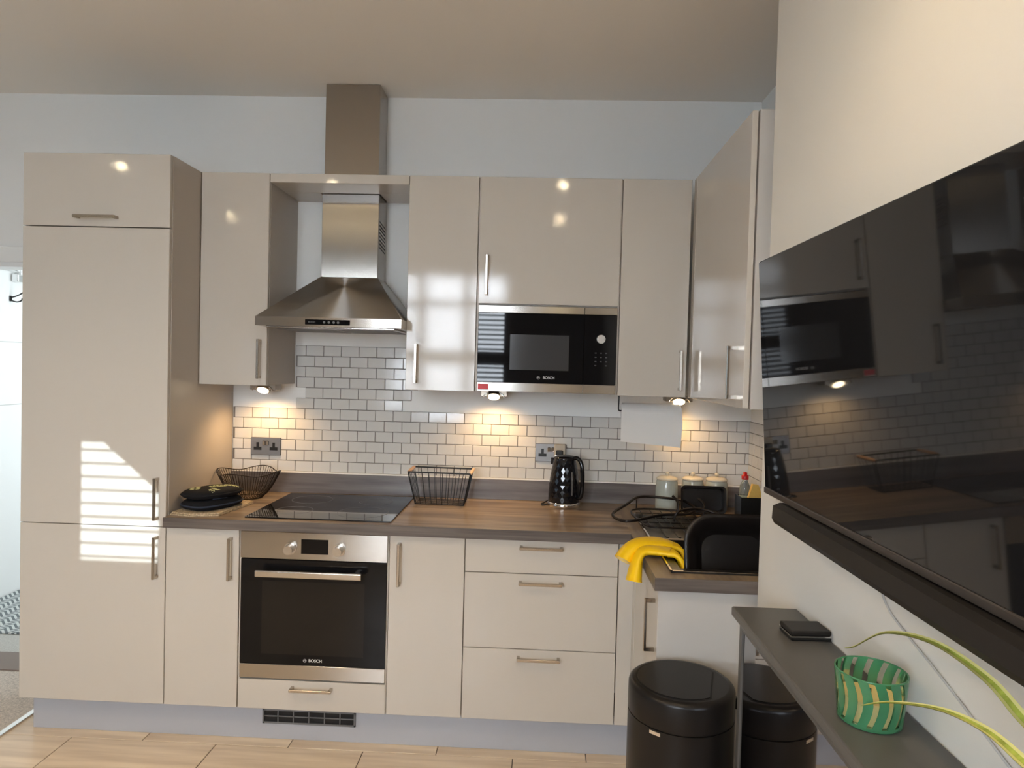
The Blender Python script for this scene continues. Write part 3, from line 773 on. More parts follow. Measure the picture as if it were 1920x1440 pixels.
def sprig(cx, cy, ang, n=9, s=0.034):
    lf = MB()
    def V(x, y): return (x, y, mitt_top(x, y))
    for i in range(n):
        k = i//2; side = 0 if i == n-1 else (1 if i % 2 else -1)
        bx, by = cx+math.cos(ang)*k*s*0.45, cy+math.sin(ang)*k*s*0.45
        q = ang + side*0.95; L, Wd = s*0.8, s*0.22
        dx, dy = math.cos(q), math.sin(q)
        if mitt_top(bx+dx*L, by+dy*L) < PZ+PH*0.72: continue
        lf.add([V(bx, by), V(bx+dx*L*0.5-dy*Wd, by+dy*L*0.5+dx*Wd), V(bx+dx*L, by+dy*L), V(bx+dx*L*0.5+dy*Wd, by+dy*L*0.5-dx*Wd)], [(0, 1, 2, 3)])
    lf.build('leaf_print', 'mitt_print', t)['kind'] = 'stuff'
for cx, cy, a in ((0.672, -0.500, 2.0), (0.705, -0.440, 0.9), (0.738, -0.380, 0.3), (0.650, -0.450, 2.6), (0.690, -0.375, 1.4), (0.728, -0.480, -0.3)): sprig(cx, cy, a)
stp = MB(); stp.tube(smooth_path([(0.745, -0.50, ZW+0.055), (0.768, -0.46, ZW+0.055), (0.775, -0.42, ZW+0.045), (0.768, -0.40, ZW+0.03)]), 0.004); stp.build('strap', 'mitt_strap', t)

# wire fruit bowl
t = thing('wire_bowl', 'dark wire fruit bowl with wavy rim next to the oven mitts', 'bowl', (0.775, -0.165, ZW))
cx, cy = 0.752, -0.165
def rim(q): return 0.138*(1+0.06*math.cos(4*q+0.35)), 0.120 + 0.008*math.cos(4*q+0.35)
def prof(q, s_):
    R, H = rim(q); r0 = 0.062
    return (cx+(r0+(R-r0)*(s_**0.8))*math.cos(q), cy+(r0+(R-r0)*(s_**0.8))*math.sin(q)*0.98, ZW+0.003+(H-0.003)*s_**1.15)
wb_ = MB(); NWIRE = 68
for i in range(NWIRE):
    q = 2*PI*i/NWIRE; wb_.tube([prof(q, s_/5) for s_ in range(6)], 0.0013, 5, caps=False)
wb_.build('wires', 'wire_brown', t)['kind'] = 'stuff'
wb_ = MB(); wb_.tube([prof(2*PI*i/72, 1.0) for i in range(72)], 0.0022, 6, closed=True); wb_.build('rim', 'wire_brown', t)
wb_ = MB(); wb_.tube([prof(2*PI*i/48, 0.0) for i in range(48)], 0.0024, 6, closed=True)
for i in range(-4, 5):
    x = i*0.0135; L = math.sqrt(max(0, 0.062**2-x*x)); wb_.tube([(cx+x, cy-L, ZW+0.003), (cx+x, cy+L, ZW+0.003)], 0.0013, 5)
wb_.build('base_ring', 'wire_brown', t)

# wire basket with wooden grips
t = thing('wire_basket', 'grey wire basket with wooden end grips beside the hob', 'basket', (1.64, -0.14, ZW))
def bpt(u, v, s_):       # u across, v depth (0 front), s_ height
    tx0, tx1, ty0, ty1 = 1.497, 1.778, -0.215, -0.055
    bx0, bx1, by0, by1 = 1.528, 1.748, -0.192, -0.075
    x0 = bx0+(tx0-bx0)*s_; x1 = bx1+(tx1-bx1)*s_; y0 = by0+(ty0-by0)*s_; y1 = by1+(ty1-by1)*s_
    return (x0+(x1-x0)*u, y0+(y1-y0)*v + 0.01*(0.5-u), ZW+0.003+0.146*s_)
bk = MB()
for i in range(10):
    u = i/9
    for v in (0, 1): bk.tube([bpt(u, v, 0), bpt(u, v, 1)], 0.0016, 5)
    bk.tube([bpt(u, 0, 0), bpt(u, 1, 0)], 0.0014, 5)
for i in range(1, 5):
    v = i/5
    for u in (0, 1): bk.tube([bpt(u, v, 0), bpt(u, v, 1)], 0.0016, 5)
    bk.tube([bpt(0, v, 0), bpt(1, v, 0)], 0.0014, 5)
bk.tube([bpt(0, 0, 0), bpt(1, 0, 0), bpt(1, 1, 0), bpt(0, 1, 0)], 0.002, 5, closed=True)
bk.build('wires', 'wire_dark', t)['kind'] = 'stuff'
for v in (0, 1): MB().tube([bpt(0, v, 1), bpt(1, v, 1)], 0.0036, 8).build('rim', 'wire_dark', t)
for u in (0, 1): MB().tube([bpt(u, 0, 0), bpt(u, 0, 1)], 0.0036, 6).build('corner_bar', 'wire_dark', t)
for u in (0, 1):
    g = MB(); p, q = Vector(bpt(u, 0, 1)), Vector(bpt(u, 1, 1)); g.tube([p, p.lerp(q, .1), p.lerp(q, .5), p.lerp(q, .9), q], [0.005, 0.0072, 0.0078, 0.0072, 0.005], 10); g.build('grip', 'handle_wood', t)

# kettle
KX, KY = 2.200, -0.118
t = thing('kettle', 'glossy black faceted electric kettle with chrome base ring', 'kettle', (KX, KY, ZW))
kb = MB(); kb.lathe([(0.071, 0.0), (0.074, 0.003), (0.074, 0.019), (0.071, 0.022)], (KX, KY, ZW+0.0006), 40); kb.build('base_ring', 'chrome', t)
kb = MB(); prof_ = []
for i in range(13):
    s_ = i/12; z = 0.023+0.195*s_
    r = 0.0715 - 0.002*s_ - 0.021*s_**2.6
    prof_.append((r, z))
kb.lathe(prof_, (KX, KY, ZW), 22, smooth=False, twist=True); kb.build('body', 'kettle_black', t)
kb = MB(); kb.lathe([(0.0505, 0.218), (0.050, 0.224), (0.044, 0.231), (0.02, 0.236), (0.002, 0.237)], (KX, KY, ZW), 32);
kb.build('lid', 'kettle_black', t)
kb = MB(); q = math.radians(-28); ux, uy = math.cos(q), math.sin(q)
H = lambda r, z: (KX+ux*r, KY+uy*r, ZW+z)
kb.tube(smooth_path([H(0.040, 0.222), H(0.062, 0.225), H(0.082, 0.205), H(0.090, 0.165), H(0.091, 0.115), H(0.088, 0.070), H(0.080, 0.048), H(0.066, 0.048)]), 0.0095, 10)
kb.build('handle', 'black_gloss', t)
kb = MB(); kb.prism([(0, 0)]*0 or [(KX-0.03, KY+0.03), (KX-0.062, KY+0.052), (KX-0.048, KY+0.066), (KX-0.016, KY+0.05)], 'z', ZW+0.185, ZW+0.215); kb.build('spout', 'kettle_black', t)
q2 = math.radians(-62); kb = MB()
for s_ in range(1):
    kb.tube([(KX+0.0730*math.cos(q2), KY+0.0730*math.sin(q2), ZW+0.062), (KX+0.0712*math.cos(q2), KY+0.0712*math.sin(q2), ZW+0.12), (KX+0.0665*math.cos(q2), KY+0.0665*math.sin(q2), ZW+0.165)], 0.005, 8)
kb.build('water_gauge', 'tv_trim', t)
kb = MB(); kb.tube(smooth_path([(KX-0.07, KY, ZW+0.008), (KX-0.092, KY-0.02, ZW+0.007), (KX-0.102, KY+0.005, ZW+0.007), (KX-0.085, KY+0.05, ZW+0.006), (KX-0.05, -0.03, ZW+0.03), (KX-0.035, -0.035, ZW+0.12), (KX-0.024, -0.038, 1.10)]), 0.0035, 8)
kb.build('cord', 'black_plastic', t)

# ------------------------------------------------------------------ sink corner
t = thing('sink', 'black composite sink and ribbed drainer in the return worktop', 'sink', (2.74, -0.68, 0.75))
bx0, bx1, by0, by1 = 2.535, 2.925, -1.070, -0.715
sk = MB()
for a in ((2.500, bx0, -1.100, -0.262), (bx1, 2.980, -1.100, -0.262), (bx0, bx1, -1.100, by0), (bx0, bx1, by1, by1+0.03)): sk.box(a[0], a[1], a[2], a[3], 0.9104, 0.9165)
sk.box(bx0, bx1, by1+0.03, -0.262, 0.9104, 0.9135)
sk.build('rim', 'sink_black', t)
for i in range(8):
    x = 2.565 + i*0.046; B(x, x+0.012, by1+0.05, -0.29, 0.9136, 0.9175, bev=0.0015).build('drainer_rib', 'sink_black', t)
bw = MB(); bw.box(bx0-0.008, bx0, by0, by1, 0.745, 0.9104); bw.box(bx1, bx1+0.008, by0, by1, 0.745, 0.9104); bw.box(bx0-0.008, bx1+0.008, by0-0.008, by0, 0.745, 0.9104); bw.box(bx0-0.008, bx1+0.008, by1, by1+0.008, 0.745, 0.9104)
bw.box(bx0-0.008, bx1+0.008, by0-0.008, by1+0.008, 0.737, 0.745); bw.build('bowl', 'sink_black', t)
ed = MB(); ed.box(2.4985, 2.5045, -1.1015, -0.262, 0.9165, 0.9185); ed.box(2.4985, 2.98, -1.1015, -1.0955, 0.9165, 0.9185); ed.build('lip_highlight', 'chrome', t)  # chrome strip stands in for the highlight along the sink lip
ed = MB(); ed.box(bx0, bx1, by1+0.004, by1+0.026, 0.9166, 0.9195, bev=0.001); ed.build('divider_sheen', 'bronze_plate', t)  # bronze strip stands in for the shine reflected on the divider
# tap
t = thing('mixer_tap', 'tall chrome swan-neck tap half hidden behind the wall corner', 'tap', (3.008, -0.60, ZW))
tp = MB(); tp.cyl((3.008, -0.60, ZW+0.0005), (3.008, -0.60, ZW+0.05), 0.024, 0.022, 24); tp.cyl((3.008, -0.60, ZW+0.05), (3.008, -0.60, ZW+0.10), 0.018, 0.016, 24); tp.build('tap_body', 'chrome', t)
tp = MB(); tp.tube(smooth_path([(3.008, -0.60, ZW+0.10), (3.008, -0.60, ZW+0.18), (2.985, -0.605, ZW+0.255), (2.965, -0.62, ZW+0.290), (2.940, -0.64, ZW+0.282), (2.925, -0.655, ZW+0.245), (2.922, -0.66, ZW+0.20)]), [0.012]*37, 12); tp.build('spout', 'chrome', t)
tp = MB(); tp.tube([(3.008, -0.575, ZW+0.075), (3.008, -0.54, ZW+0.085), (3.008, -0.51, ZW+0.10)], 0.006, 10); tp.build('lever', 'chrome', t)

# black washing-up bowl standing on its side in the sink
def rrect(a, b2, r, n=6):
    out = []
    for cx_, cy_, q0 in ((a-r, b2-r, 0), (-a+r, b2-r, PI/2), (-a+r, -b2+r, PI), (a-r, -b2+r, 3*PI/2)):
        for i in range(n+1):
            q = q0+PI/2*i/n; out.append((cx_+r*math.cos(q), cy_+r*math.sin(q)))
    return out
wbm = MB()
def ring(a, b2, r, z): return [(x, y, z) for x, y in rrect(a, b2, r)]
rows = [ring(0.108, 0.090, 0.05, 0.0), ring(0.122, 0.105, 0.06, 0.012), ring(0.180, 0.140, 0.085, 0.135), ring(0.192, 0.152, 0.095, 0.139), ring(0.193, 0.153, 0.096, 0.145),
        ring(0.177, 0.137, 0.083, 0.144), ring(0.118, 0.101, 0.058, 0.018), ring(0.104, 0.086, 0.05, 0.008)]
wbm.grid(rows, close_u=True)
wbm.add(rows[0], [tuple(range(len(rows[0])))[::-1]]); wbm.add(rows[-1], [tuple(range(len(rows[-1])))])
o = wbm.build('washing_up_bowl', 'pan_black', local=True)
o.rotation_euler = (math.radians(76), 0, 0); o.location = (2.752, -0.870, 0.893)
tag(o, 'black rectangular washing-up bowl tipped on its side in the sink', 'bowl')

# wire dish rack
t = thing('dish_rack', 'dark wire dish rack tipped over the sink drainer', 'dish rack', (2.60, -0.36, 0.918))
rk = MB()
rk.tube(smooth_path([(2.398, -0.36, 0.934), (2.47, -0.25, 0.955), (2.54, -0.155, 0.972), (2.66, -0.155, 0.970), (2.735, -0.17, 0.962), (2.765, -0.25, 0.945), (2.72, -0.33, 0.938), (2.60, -0.37, 0.938), (2.48, -0.455, 0.930), (2.42, -0.445, 0.926)], 6, closed=True), 0.0062, 8, closed=True)
rk.build('upper_loop', 'rack_wire', t)
rk = MB()
rk.tube(smooth_path([(2.50, -0.22, 0.925), (2.70, -0.20, 0.925), (2.80, -0.30, 0.925), (2.78, -0.50, 0.925), (2.60, -0.545, 0.925), (2.51, -0.50, 0.925)], 6, closed=True), 0.004, 8, closed=True)
for i in range(6):
    x = 2.53+i*0.045; rk.tube([(x, -0.22, 0.925), (x, -0.52, 0.925)], 0.0022, 6)
for i in range(3):
    y = -0.28-i*0.09; rk.tube([(2.505, y, 0.925), (2.785, y, 0.925)], 0.0022, 6)
for x, y, z in ((2.52, -0.20, 0.968), (2.70, -0.20, 0.962), (2.755, -0.28, 0.944), (2.60, -0.37, 0.938), (2.50, -0.44, 0.931)): rk.tube([(x, y, 0.922), (x, y, z)], 0.003, 6)
rk.build('base_grid', 'rack_wire', t)
rk = MB()
rk.tube(smooth_path([(2.64, -0.42, 0.925), (2.66, -0.42, 0.965), (2.74, -0.40, 0.975), (2.82, -0.42, 0.960), (2.86, -0.44, 0.930)]), 0.005, 8)
rk.tube(smooth_path([(2.68, -0.30, 0.925), (2.685, -0.285, 0.975), (2.665, -0.262, 1.0)]), 0.006, 8); rk.tube(smooth_path([(2.79, -0.30, 0.925), (2.795, -0.285, 0.97), (2.775, -0.262, 0.992)]), 0.006, 8)
rk.build('side_hoops', 'rack_wire', t)

# canisters
def canister(x, y, label, lettering=None):
    t = thing('canister', label, 'canister', (x, y, ZW), 'sage ceramic canisters in the corner')
    c = MB(); c.lathe([(0.047, 0.0005), (0.0505, 0.004), (0.051, 0.03), (0.0505, 0.10), (0.047, 0.128), (0.045, 0.134)], (x, y, ZW), 36); c.build('jar', 'canister', t)
    c = MB(); c.lathe([(0.0455, 0.1345), (0.048, 0.137), (0.047, 0.143), (0.036, 0.149), (0.010, 0.152)], (x, y, ZW), 36)
    l = c.build('lid', 'canister_lid', t)
    c = MB(); c.lathe([(0.004, 0.1525), (0.005, 0.156), (0.0095, 0.161), (0.0095, 0.167), (0.004, 0.171)], (x, y, ZW), 16); c.build('knob', 'canister_lid', l)
canister(2.669, -0.105, 'sage ceramic canister with cream lid standing left of the black tin')
canister(2.790, -0.085, 'cream-lidded canister behind the left half of the black tin')
canister(2.898, -0.085, 'cream-lidded canister behind the right half of the black tin')
# black roasting tin leaning against the canisters
bt_ = MB()
rows = [ring(0.088, 0.048, 0.016, 0.0), ring(0.093, 0.053, 0.018, 0.026), ring(0.100, 0.060, 0.020, 0.0265), ring(0.100, 0.060, 0.020, 0.029), ring(0.091, 0.051, 0.017, 0.028), ring(0.086, 0.046, 0.015, 0.003)]
bt_.grid(rows, close_u=True, smooth=False); bt_.add(rows[0], [tuple(range(len(rows[0])))[::-1]]); bt_.add(rows[-1], [tuple(range(len(rows[-1])))])
o = bt_.build('baking_tin', 'pan_black', local=True); o.rotation_euler = (math.radians(80), 0, 0); o.location = (2.815, -0.168, ZW+0.0615)
tag(o, 'small black baking tin standing upright against the canisters', 'baking tin')
# sink caddy
t = thing('sink_caddy', 'black caddy box at the right end of the worktop corner', 'caddy', (2.985, -0.30, ZW))
c = MB(); x0, x1, y0, y1 = 2.935, 3.040, -0.345, -0.255
c.box(x0, x1, y0, y1, ZW+0.0005, ZW+0.006); c.box(x0, x0+0.004, y0, y1, ZW+0.006, ZW+0.108); c.box(x1-0.004, x1, y0, y1, ZW+0.006, ZW+0.108); c.box(x0+0.004, x1-0.004, y0, y0+0.004, ZW+0.006, ZW+0.108); c.box(x0+0.004, x1-0.004, y1-0.004, y1, ZW+0.006, ZW+0.108)
c.build('box', 'black_plastic', t)
t = thing('soap_bottle', 'clear dish soap bottle with red cap in the black caddy', 'bottle', (2.965, -0.285, ZW+0.007))
c = MB(); c.lathe([(0.022, 0.007), (0.023, 0.02), (0.023, 0.12), (0.020, 0.15), (0.011, 0.170), (0.011, 0.175)], (2.966, -0.285, ZW), 24); c.build('bottle', 'clear_plastic', t)
c = MB(); c.lathe([(0.0205, 0.010), (0.021, 0.02), (0.021, 0.10), (0.019, 0.105)], (2.966, -0.285, ZW), 20); c.build('soap', 'soap', t)
c = MB(); c.lathe([(0.0145, 0.1755), (0.0150, 0.19), (0.0130, 0.194), (0.0090, 0.196), (0.0085, 0.206), (0.004, 0.208)], (2.966, -0.285, ZW), 20); c.build('cap', 'red_cap', t)
o = MB().prism([(-0.034, -0.055), (0.034, -0.055), (0.036, 0.0), (0.004, 0.058), (-0.020, 0.058)], 'y', -0.010, 0.010).build('sponge', 'sponge', local=True)
o.location = (2.996, -0.324, ZW+0.103); o.rotation_euler = (0, 0.15, 0)
tag(o, 'yellow sponge sticking out of the black caddy', 'sponge')
o = MB(); o.tube([(3.012, -0.320, ZW+0.02), (3.018, -0.318, ZW+0.10), (3.020, -0.316, ZW+0.128)], [0.010, 0.012, 0.006], 10)
tag(o.build('scrubber', 'purple'), 'dark purple scrubber beside the yellow sponge', 'scrubber')

# yellow rubber gloves over the worktop edge
def sweep(path, widths, thick, n=14):
    """flattened tube: widths along world Y-ish side, thickness across"""
    pts = smooth_path(path, 5); k = len(pts); rows = []
    def interp(a, s_):
        f = s_*(len(a)-1); i = min(int(f), len(a)-2); return a[i]+(a[i+1]-a[i])*(f-i)
    for i, p in enumerate(pts):
        tn = (pts[min(i+1, k-1)]-pts[max(i-1, 0)]).normalized()
        side = Vector((0, 1, 0)); side = (side-tn*side.dot(tn)).normalized(); nr = tn.cross(side)
        s_ = i/(k-1); a, b2 = interp(widths, s_), interp(thick, s_)
        rows.append([tuple(p+side*(a*math.cos(2*PI*j/n))+nr*(b2*math.sin(2*PI*j/n))) for j in range(n)])
    return rows
t = thing('rubber_gloves', 'bright yellow rubber gloves draped over the worktop edge by the sink', 'gloves', (2.46, -0.86, ZW))
g1 = MB()
r = sweep([(2.378, -0.890, 0.886), (2.396, -0.880, 0.914), (2.426, -0.868, 0.936), (2.470, -0.855, 0.943), (2.515, -0.850, 0.941), (2.550, -0.855, 0.935)],
          [0.050, 0.046, 0.044, 0.044, 0.046, 0.040], [0.032, 0.027, 0.020, 0.017, 0.015, 0.011])
g1.grid(r, close_u=True); g1.add(r[-1], [tuple(range(len(r[-1])))])
inner = [[(c_.x, c_.y, c_.z) for c_ in [Vector(p).lerp(sum((Vector(q) for q in row_), Vector())/len(row_), 0.10) for p in row_]] for row_ in r[:8]]
for i, (yy, L) in enumerate(((-0.885, 0.050), (-0.868, 0.058), (-0.850, 0.056), (-0.832, 0.044))):
    g1.tube(smooth_path([(2.535, yy, 0.934), (2.562, yy, 0.931), (2.580, yy-0.006, 0.918), (2.586, yy-0.010, 0.918-L*0.7)]), [0.0095]*18+[0.006], 8)
g1.tube(smooth_path([(2.49, -0.82, 0.934), (2.52, -0.795, 0.930), (2.55, -0.785, 0.924)]), 0.010, 8)
g1.build('glove', 'glove_yellow', t)
gi = MB(); gi.grid(inner, close_u=True); gi.add(inner[-1], [tuple(range(len(inner[-1])))]); gi.build('cuff_lining', 'glove_inside', t)
g2 = MB()
r = sweep([(2.408, -0.945, 0.832), (2.414, -0.935, 0.872), (2.424, -0.925, 0.912), (2.446, -0.918, 0.930), (2.490, -0.918, 0.931), (2.530, -0.930, 0.930)],
          [0.054, 0.046, 0.038, 0.036, 0.042, 0.040], [0.027, 0.022, 0.016, 0.015, 0.014, 0.012])
g2.grid(r, close_u=True); g2.add(r[0], [tuple(range(len(r[0])))]); g2.add(r[-1], [tuple(range(len(r[-1])))])
for i, (yy, L) in enumerate(((-0.958, 0.062), (-0.942, 0.075), (-0.924, 0.074), (-0.906, 0.060))):
    g2.tube(smooth_path([(2.515, yy, 0.929), (2.540, yy-0.008, 0.929), (2.558, yy-0.022, 0.912), (2.566, yy-0.045, 0.912-L*0.62)]), [0.0095]*18+[0.006], 8)
g2.build('glove', 'glove_yellow', t)

# ------------------------------------------------------------------ television, soundbar and cable
t = thing('television', 'large wall-mounted black television reflecting the kitchen', 'television', (2.66, -1.905, 1.532), rot=(0, -0.064, 0.012))
# local: x = into the wall, y = along the wall, z = up
hw, hh = 0.4825, 0.3015
B(0.002, 0.040, -hw, hw, -hh, hh, bev=0.003).build('casing', 'tv_bezel', t, local=True)
B(-0.0005, 0.002, -hw+0.004, hw-0.004, -hh+0.014, hh-0.004).build('screen', 'tv_screen', t, local=True)
B(-0.0035, 0.004, -hw, hw, -hh-0.003, -hh+0.013, bev=0.002).build('bottom_trim', 'tv_trim', t, local=True)
B(0.040, 0.062, -0.2, 0.2, -0.15, 0.15, bev=0.004).build('rear_housing', 'tv_bezel', t, local=True)
t = thing('soundbar', 'long black soundbar mounted on the wall below the television', 'soundbar', (2.70, -1.98, 1.17))
sb = MB(); pr = [(2.650, 1.188), (2.656, 1.176), (2.690, 1.172), (2.748, 1.172), (2.748, 1.226), (2.668, 1.226), (2.652, 1.219)]
sb.prism([(a, b2) for a, b2 in pr], 'y', -2.425, -1.548); sb.build('bar', 'bar_black', t)
o = MB(); o.tube(smooth_path([(2.746, -1.86, 1.175), (2.746, -1.915, 1.105), (2.746, -2.0, 1.074), (2.746, -2.09, 1.050), (2.746, -2.22, 1.010), (2.746, -2.36, 0.965), (2.746, -2.40, 0.945)]), 0.0022, 6)
tag(o.build('cable', 'cable_white'), 'thin white cable hanging down the wall below the soundbar', 'cable')

# ------------------------------------------------------------------ slim mirrored cabinet under the television
t = thing('slim_cabinet', 'slim dark grey cabinet with mirrored front under the television', 'cabinet', (2.67, -2.1, 0))
CY0, CY1, CZ = -2.78, -1.470, 0.940
tb = B(2.582, XT-0.001, CY0, CY1, CZ-0.024, CZ, bev=0.005).build('top', 'grey_furniture', t)
c = MB(); c.box(2.602, XT-0.001, CY1-0.032, CY1-0.012, 0.0, CZ-0.0245); c.box(2.602, XT-0.001, CY0+0.012, CY0+0.032, 0.0, CZ-0.0245)
c.box(2.602, 2.620, CY0+0.032, CY1-0.032, CZ-0.052, CZ-0.0245); c.box(2.602, XT-0.001, CY0+0.032, CY1-0.032, 0.0, 0.06)
c.box(XT-0.012, XT-0.001, CY0+0.032, CY1-0.032, 0.06, CZ-0.0245)
c.build('frame', 'grey_furniture', t)
for a, b2 in ((CY1-0.035, -2.125), (-2.130, CY0+0.035)):
    d = B(2.606, 2.622, b2, a, 0.064, CZ-0.056, bev=0.001).build('mirror_door', 'dark_mirror', t)
# black gadget on the cabinet
t = thing('pocket_case', 'small flat black case with a silver line on the slim cabinet', 'case', (2.698, -1.655, CZ))
c = MB(); c.box(-0.046, 0.046, -0.034, 0.034, 0.0006, 0.0085, bev=0.003); b_ = c.build('lower_shell', 'black_plastic', t, local=True)
c = MB(); c.box(-0.0462, 0.0462, -0.0345, 0.0345, 0.0086, 0.0118); c.build('zip_line', 'gadget_edge', t, local=True)
c = MB(); c.box(-0.046, 0.046, -0.034, 0.034, 0.0119, 0.023, bev=0.004); c.build('upper_shell', 'bar_black', t, local=True)
t.rotation_euler = (0, 0, 0.06)
# green striped glass with candle
GX, GY = 2.664, -2.033
t = thing('candle_glass', 'green and clear striped glass tumbler holding a cream candle', 'candle', (GX, GY, CZ))
NS = 28
for s_ in range(2):
    g = MB()
    for i in range(NS):
        if i % 2 != s_: continue
        rows_o, rows_i = [], []
        wfrac = 0.62 if s_ == 0 else 0.62
        for kz in range(7):
            z = 0.008+0.079*kz/6; ro_ = 0.0525+0.0065*kz/6; sw = 0.18*math.sin(kz/6*PI)
            c0 = 2*PI*i/NS + sw; hwid = (PI/NS)*(1.22 if s_ == 0 else 0.78)
            rows_o.append([(GX+ro_*math.cos(c0+hwid*q), GY+ro_*math.sin(c0+hwid*q), CZ+z) for q in (-1, 0, 1)])
            rows_i.append([(GX+(ro_-0.003)*math.cos(c0+hwid*q), GY+(ro_-0.003)*math.sin(c0+hwid*q), CZ+z) for q in (-1, 0, 1)])
        n0 = len(g.v); g.grid(rows_o); g.grid([r_[::-1] for r_ in rows_i])
        g.add([rows_o[-1][0], rows_o[-1][1], rows_o[-1][2], rows_i[-1][2], rows_i[-1][1], rows_i[-1][0]], [(0, 1, 4, 5), (1, 2, 3, 4)])
    g.build('green_stripes' if s_ == 0 else 'clear_stripes', 'glass_green' if s_ == 0 else 'glass_clear', t)
g = MB(); g.lathe([(0.050, 0.0006), (0.0525, 0.003), (0.0525, 0.008)], (GX, GY, CZ), 40); g.build('base', 'glass_green', t)
g = MB(); g.tube([(GX+0.0575*math.cos(2*PI*i/48), GY+0.0575*math.sin(2*PI*i/48), CZ+0.0875) for i in range(48)], 0.0016, 6, closed=True); g.build('rim', 'glass_green', t)
g = MB(); g.lathe([(0.046, 0.0085), (0.049, 0.012), (0.0505, 0.046), (0.049, 0.047)], (GX, GY, CZ), 36); wx = g.build('candle', 'wax', t)
g = MB(); g.cyl((GX, GY, CZ+0.047), (GX, GY, CZ+0.058), 0.0015, n=8); g.build('wick', 'black_plastic', wx)
# spider plant, only two leaf tips reach into the frame
t = thing('spider_plant', 'spider plant with long arching yellow-green leaves on the slim cabinet', 'plant', (2.672, -2.58, CZ))
c = MB(); c.lathe([(0.040, 0.0006), (0.042, 0.004), (0.056, 0.085), (0.060, 0.088), (0.060, 0.100), (0.052, 0.100), (0.050, 0.086)], (2.672, -2.58, CZ), 32, capt=False); pt = c.build('pot', 'terracotta', t)
c = MB(); c.lathe([(0.050, 0.084), (0.02, 0.088), (0.002, 0.089)], (2.672, -2.58, CZ), 24); c.build('soil', 'soil', t)
def blade(path, wmax, tip=0.08):
    pts = smooth_path(path, 8); k = len(pts); L_, C_, R_ = [], [], []
    rows_ = []; mid = []
    for i, p in enumerate(pts):
        tn = (pts[min(i+1, k-1)]-pts[max(i-1, 0)]).normalized(); side = tn.cross(Vector((-0.55, 0, 0.83))).normalized()
        s_ = i/(k-1); wd = wmax*min(1, (1-s_)*1.6+tip)*min(1, s_*6+0.4); nr = side.cross(tn)
        rows_.append([tuple(p-side*wd+nr*wd*0.35), tuple(p-side*wd*0.45), tuple(p), tuple(p+side*wd*0.45), tuple(p+side*wd+nr*wd*0.35)])
    g = MB(); g.grid(rows_); g.grid([[(a, b3, c3-0.0007) for a, b3, c3 in r_] for r_ in rows_]); o_ = g.build('leaf', 'leaf', t)
    g = MB()
    for s0, s1 in ((0, 1), (3, 4)):
        g.grid([[tuple(Vector(r_[s0])+Vector((-0.0006, 0, 0.0006))), tuple(Vector(r_[s1])+Vector((-0.0006, 0, 0.0006)))] for r_ in rows_])
    g.build('leaf_margin', 'leaf_pale', o_)
    return o_
base = (2.672, -2.575, CZ+0.088)
blade([base, (2.680, -2.50, 1.075), (2.690, -2.42, 1.105), (2.690, -2.366, 1.115), (2.690, -2.293, 1.134), (2.690, -2.168, 1.132), (2.690, -2.025, 1.091), (2.690, -1.915, 1.022), (2.690, -1.872, 1.001)], 0.0075, 0.05)
blade([base, (2.668, -2.52, 1.070), (2.662, -2.45, 1.083), (2.660, -2.411, 1.086), (2.660, -2.343, 1.087), (2.655, -2.252, 1.068), (2.645, -2.135, 1.020), (2.628, -2.075, 0.984)], 0.0072, 0.05)
for q, L, h in ((-1.9, 0.16, 0.16), (-1.3, 0.18, 0.20), (-2.6, 0.12, 0.22), (-0.7, 0.06, 0.20), (-2.2, 0.2, 0.12)):
    dx, dy = math.cos(q), math.sin(q)
    blade([base, (base[0]+dx*L*.35, base[1]+dy*L*.35, base[2]+h*.8), (base[0]+dx*L*.75, base[1]+dy*L*.75, base[2]+h), (base[0]+dx*L*1.2, base[1]+dy*L*1.2, base[2]+h*.6)], 0.007)

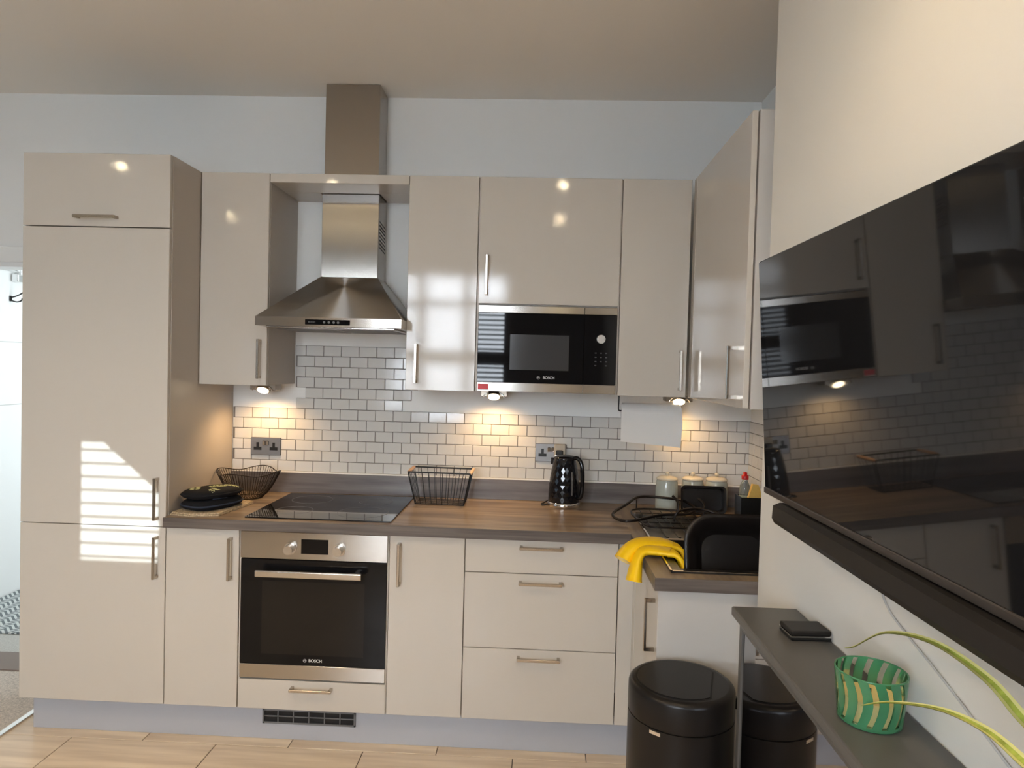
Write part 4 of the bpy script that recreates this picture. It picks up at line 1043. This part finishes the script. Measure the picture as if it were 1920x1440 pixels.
# ------------------------------------------------------------------ bin
BX, BY, BR, BZ = 2.4945, -1.318, 0.1465, 0.672
t = thing('kitchen_bin', 'round matt black bin with flat lid in front of the sink cabinet', 'bin', (BX, BY, 0))
c = MB(); c.lathe([(0.140, 0.0), (0.1435, 0.012), (BR, 0.03), (BR, 0.586)], (BX, BY, 0), 64); c.build('body', 'bin_black', t)
c = MB(); c.lathe([(BR-0.003, 0.5865), (BR-0.0005, 0.589), (BR, 0.592), (BR, BZ-0.014), (BR-0.003, BZ-0.006), (BR-0.010, BZ-0.001), (BR-0.018, BZ)], (BX, BY, 0), 64); ld = c.build('lid_ring', 'bin_black', t)
def dshape(r, xc, n=48):
    pts = []; q0 = math.acos(xc/r)
    for i in range(n+1):
        q = q0+(2*PI-2*q0)*i/n; pts.append((r*math.cos(q), r*math.sin(q)))
    return pts
rotd = math.radians(-16)
def rotp(ps): return [(BX-0.004+x*math.cos(rotd)-y*math.sin(rotd), BY+x*math.sin(rotd)+y*math.cos(rotd)) for x, y in ps]
c = MB(); c.prism(rotp(dshape(0.1225, 0.0895)), 'z', BZ-0.001, BZ+0.0006); c.build('lid_groove', 'vent_dark', ld)
c = MB(); c.prism(rotp(dshape(0.1175, 0.0845)), 'z', BZ-0.001, BZ+0.0026); c.build('lid_flap', 'bin_black', ld)
q = math.radians(-128); c = MB()
nx, ny = math.cos(q), math.sin(q)
p = Vector((BX+nx*(BR+0.0005), BY+ny*(BR+0.0005), 0)); sd = Vector((-ny, nx, 0))
c.add([tuple(p+sd*a+Vector((nx, ny, 0))*o_+Vector((0, 0, z))) for o_ in (0, 0.0015) for a, z in ((-0.016, 0.574), (0.016, 0.574), (0.016, 0.583), (-0.016, 0.583))],
      [(0,1,2,3),(4,7,6,5),(0,4,5,1),(1,5,6,2),(2,6,7,3),(3,7,4,0)])
c.build('badge', 'gadget_edge', t)
c = MB(); c.box(BX+BR-0.004, BX+BR+0.010, BY-0.012, BY+0.012, 0.600, 0.632, bev=0.003); c.build('hinge', 'black_plastic', t)
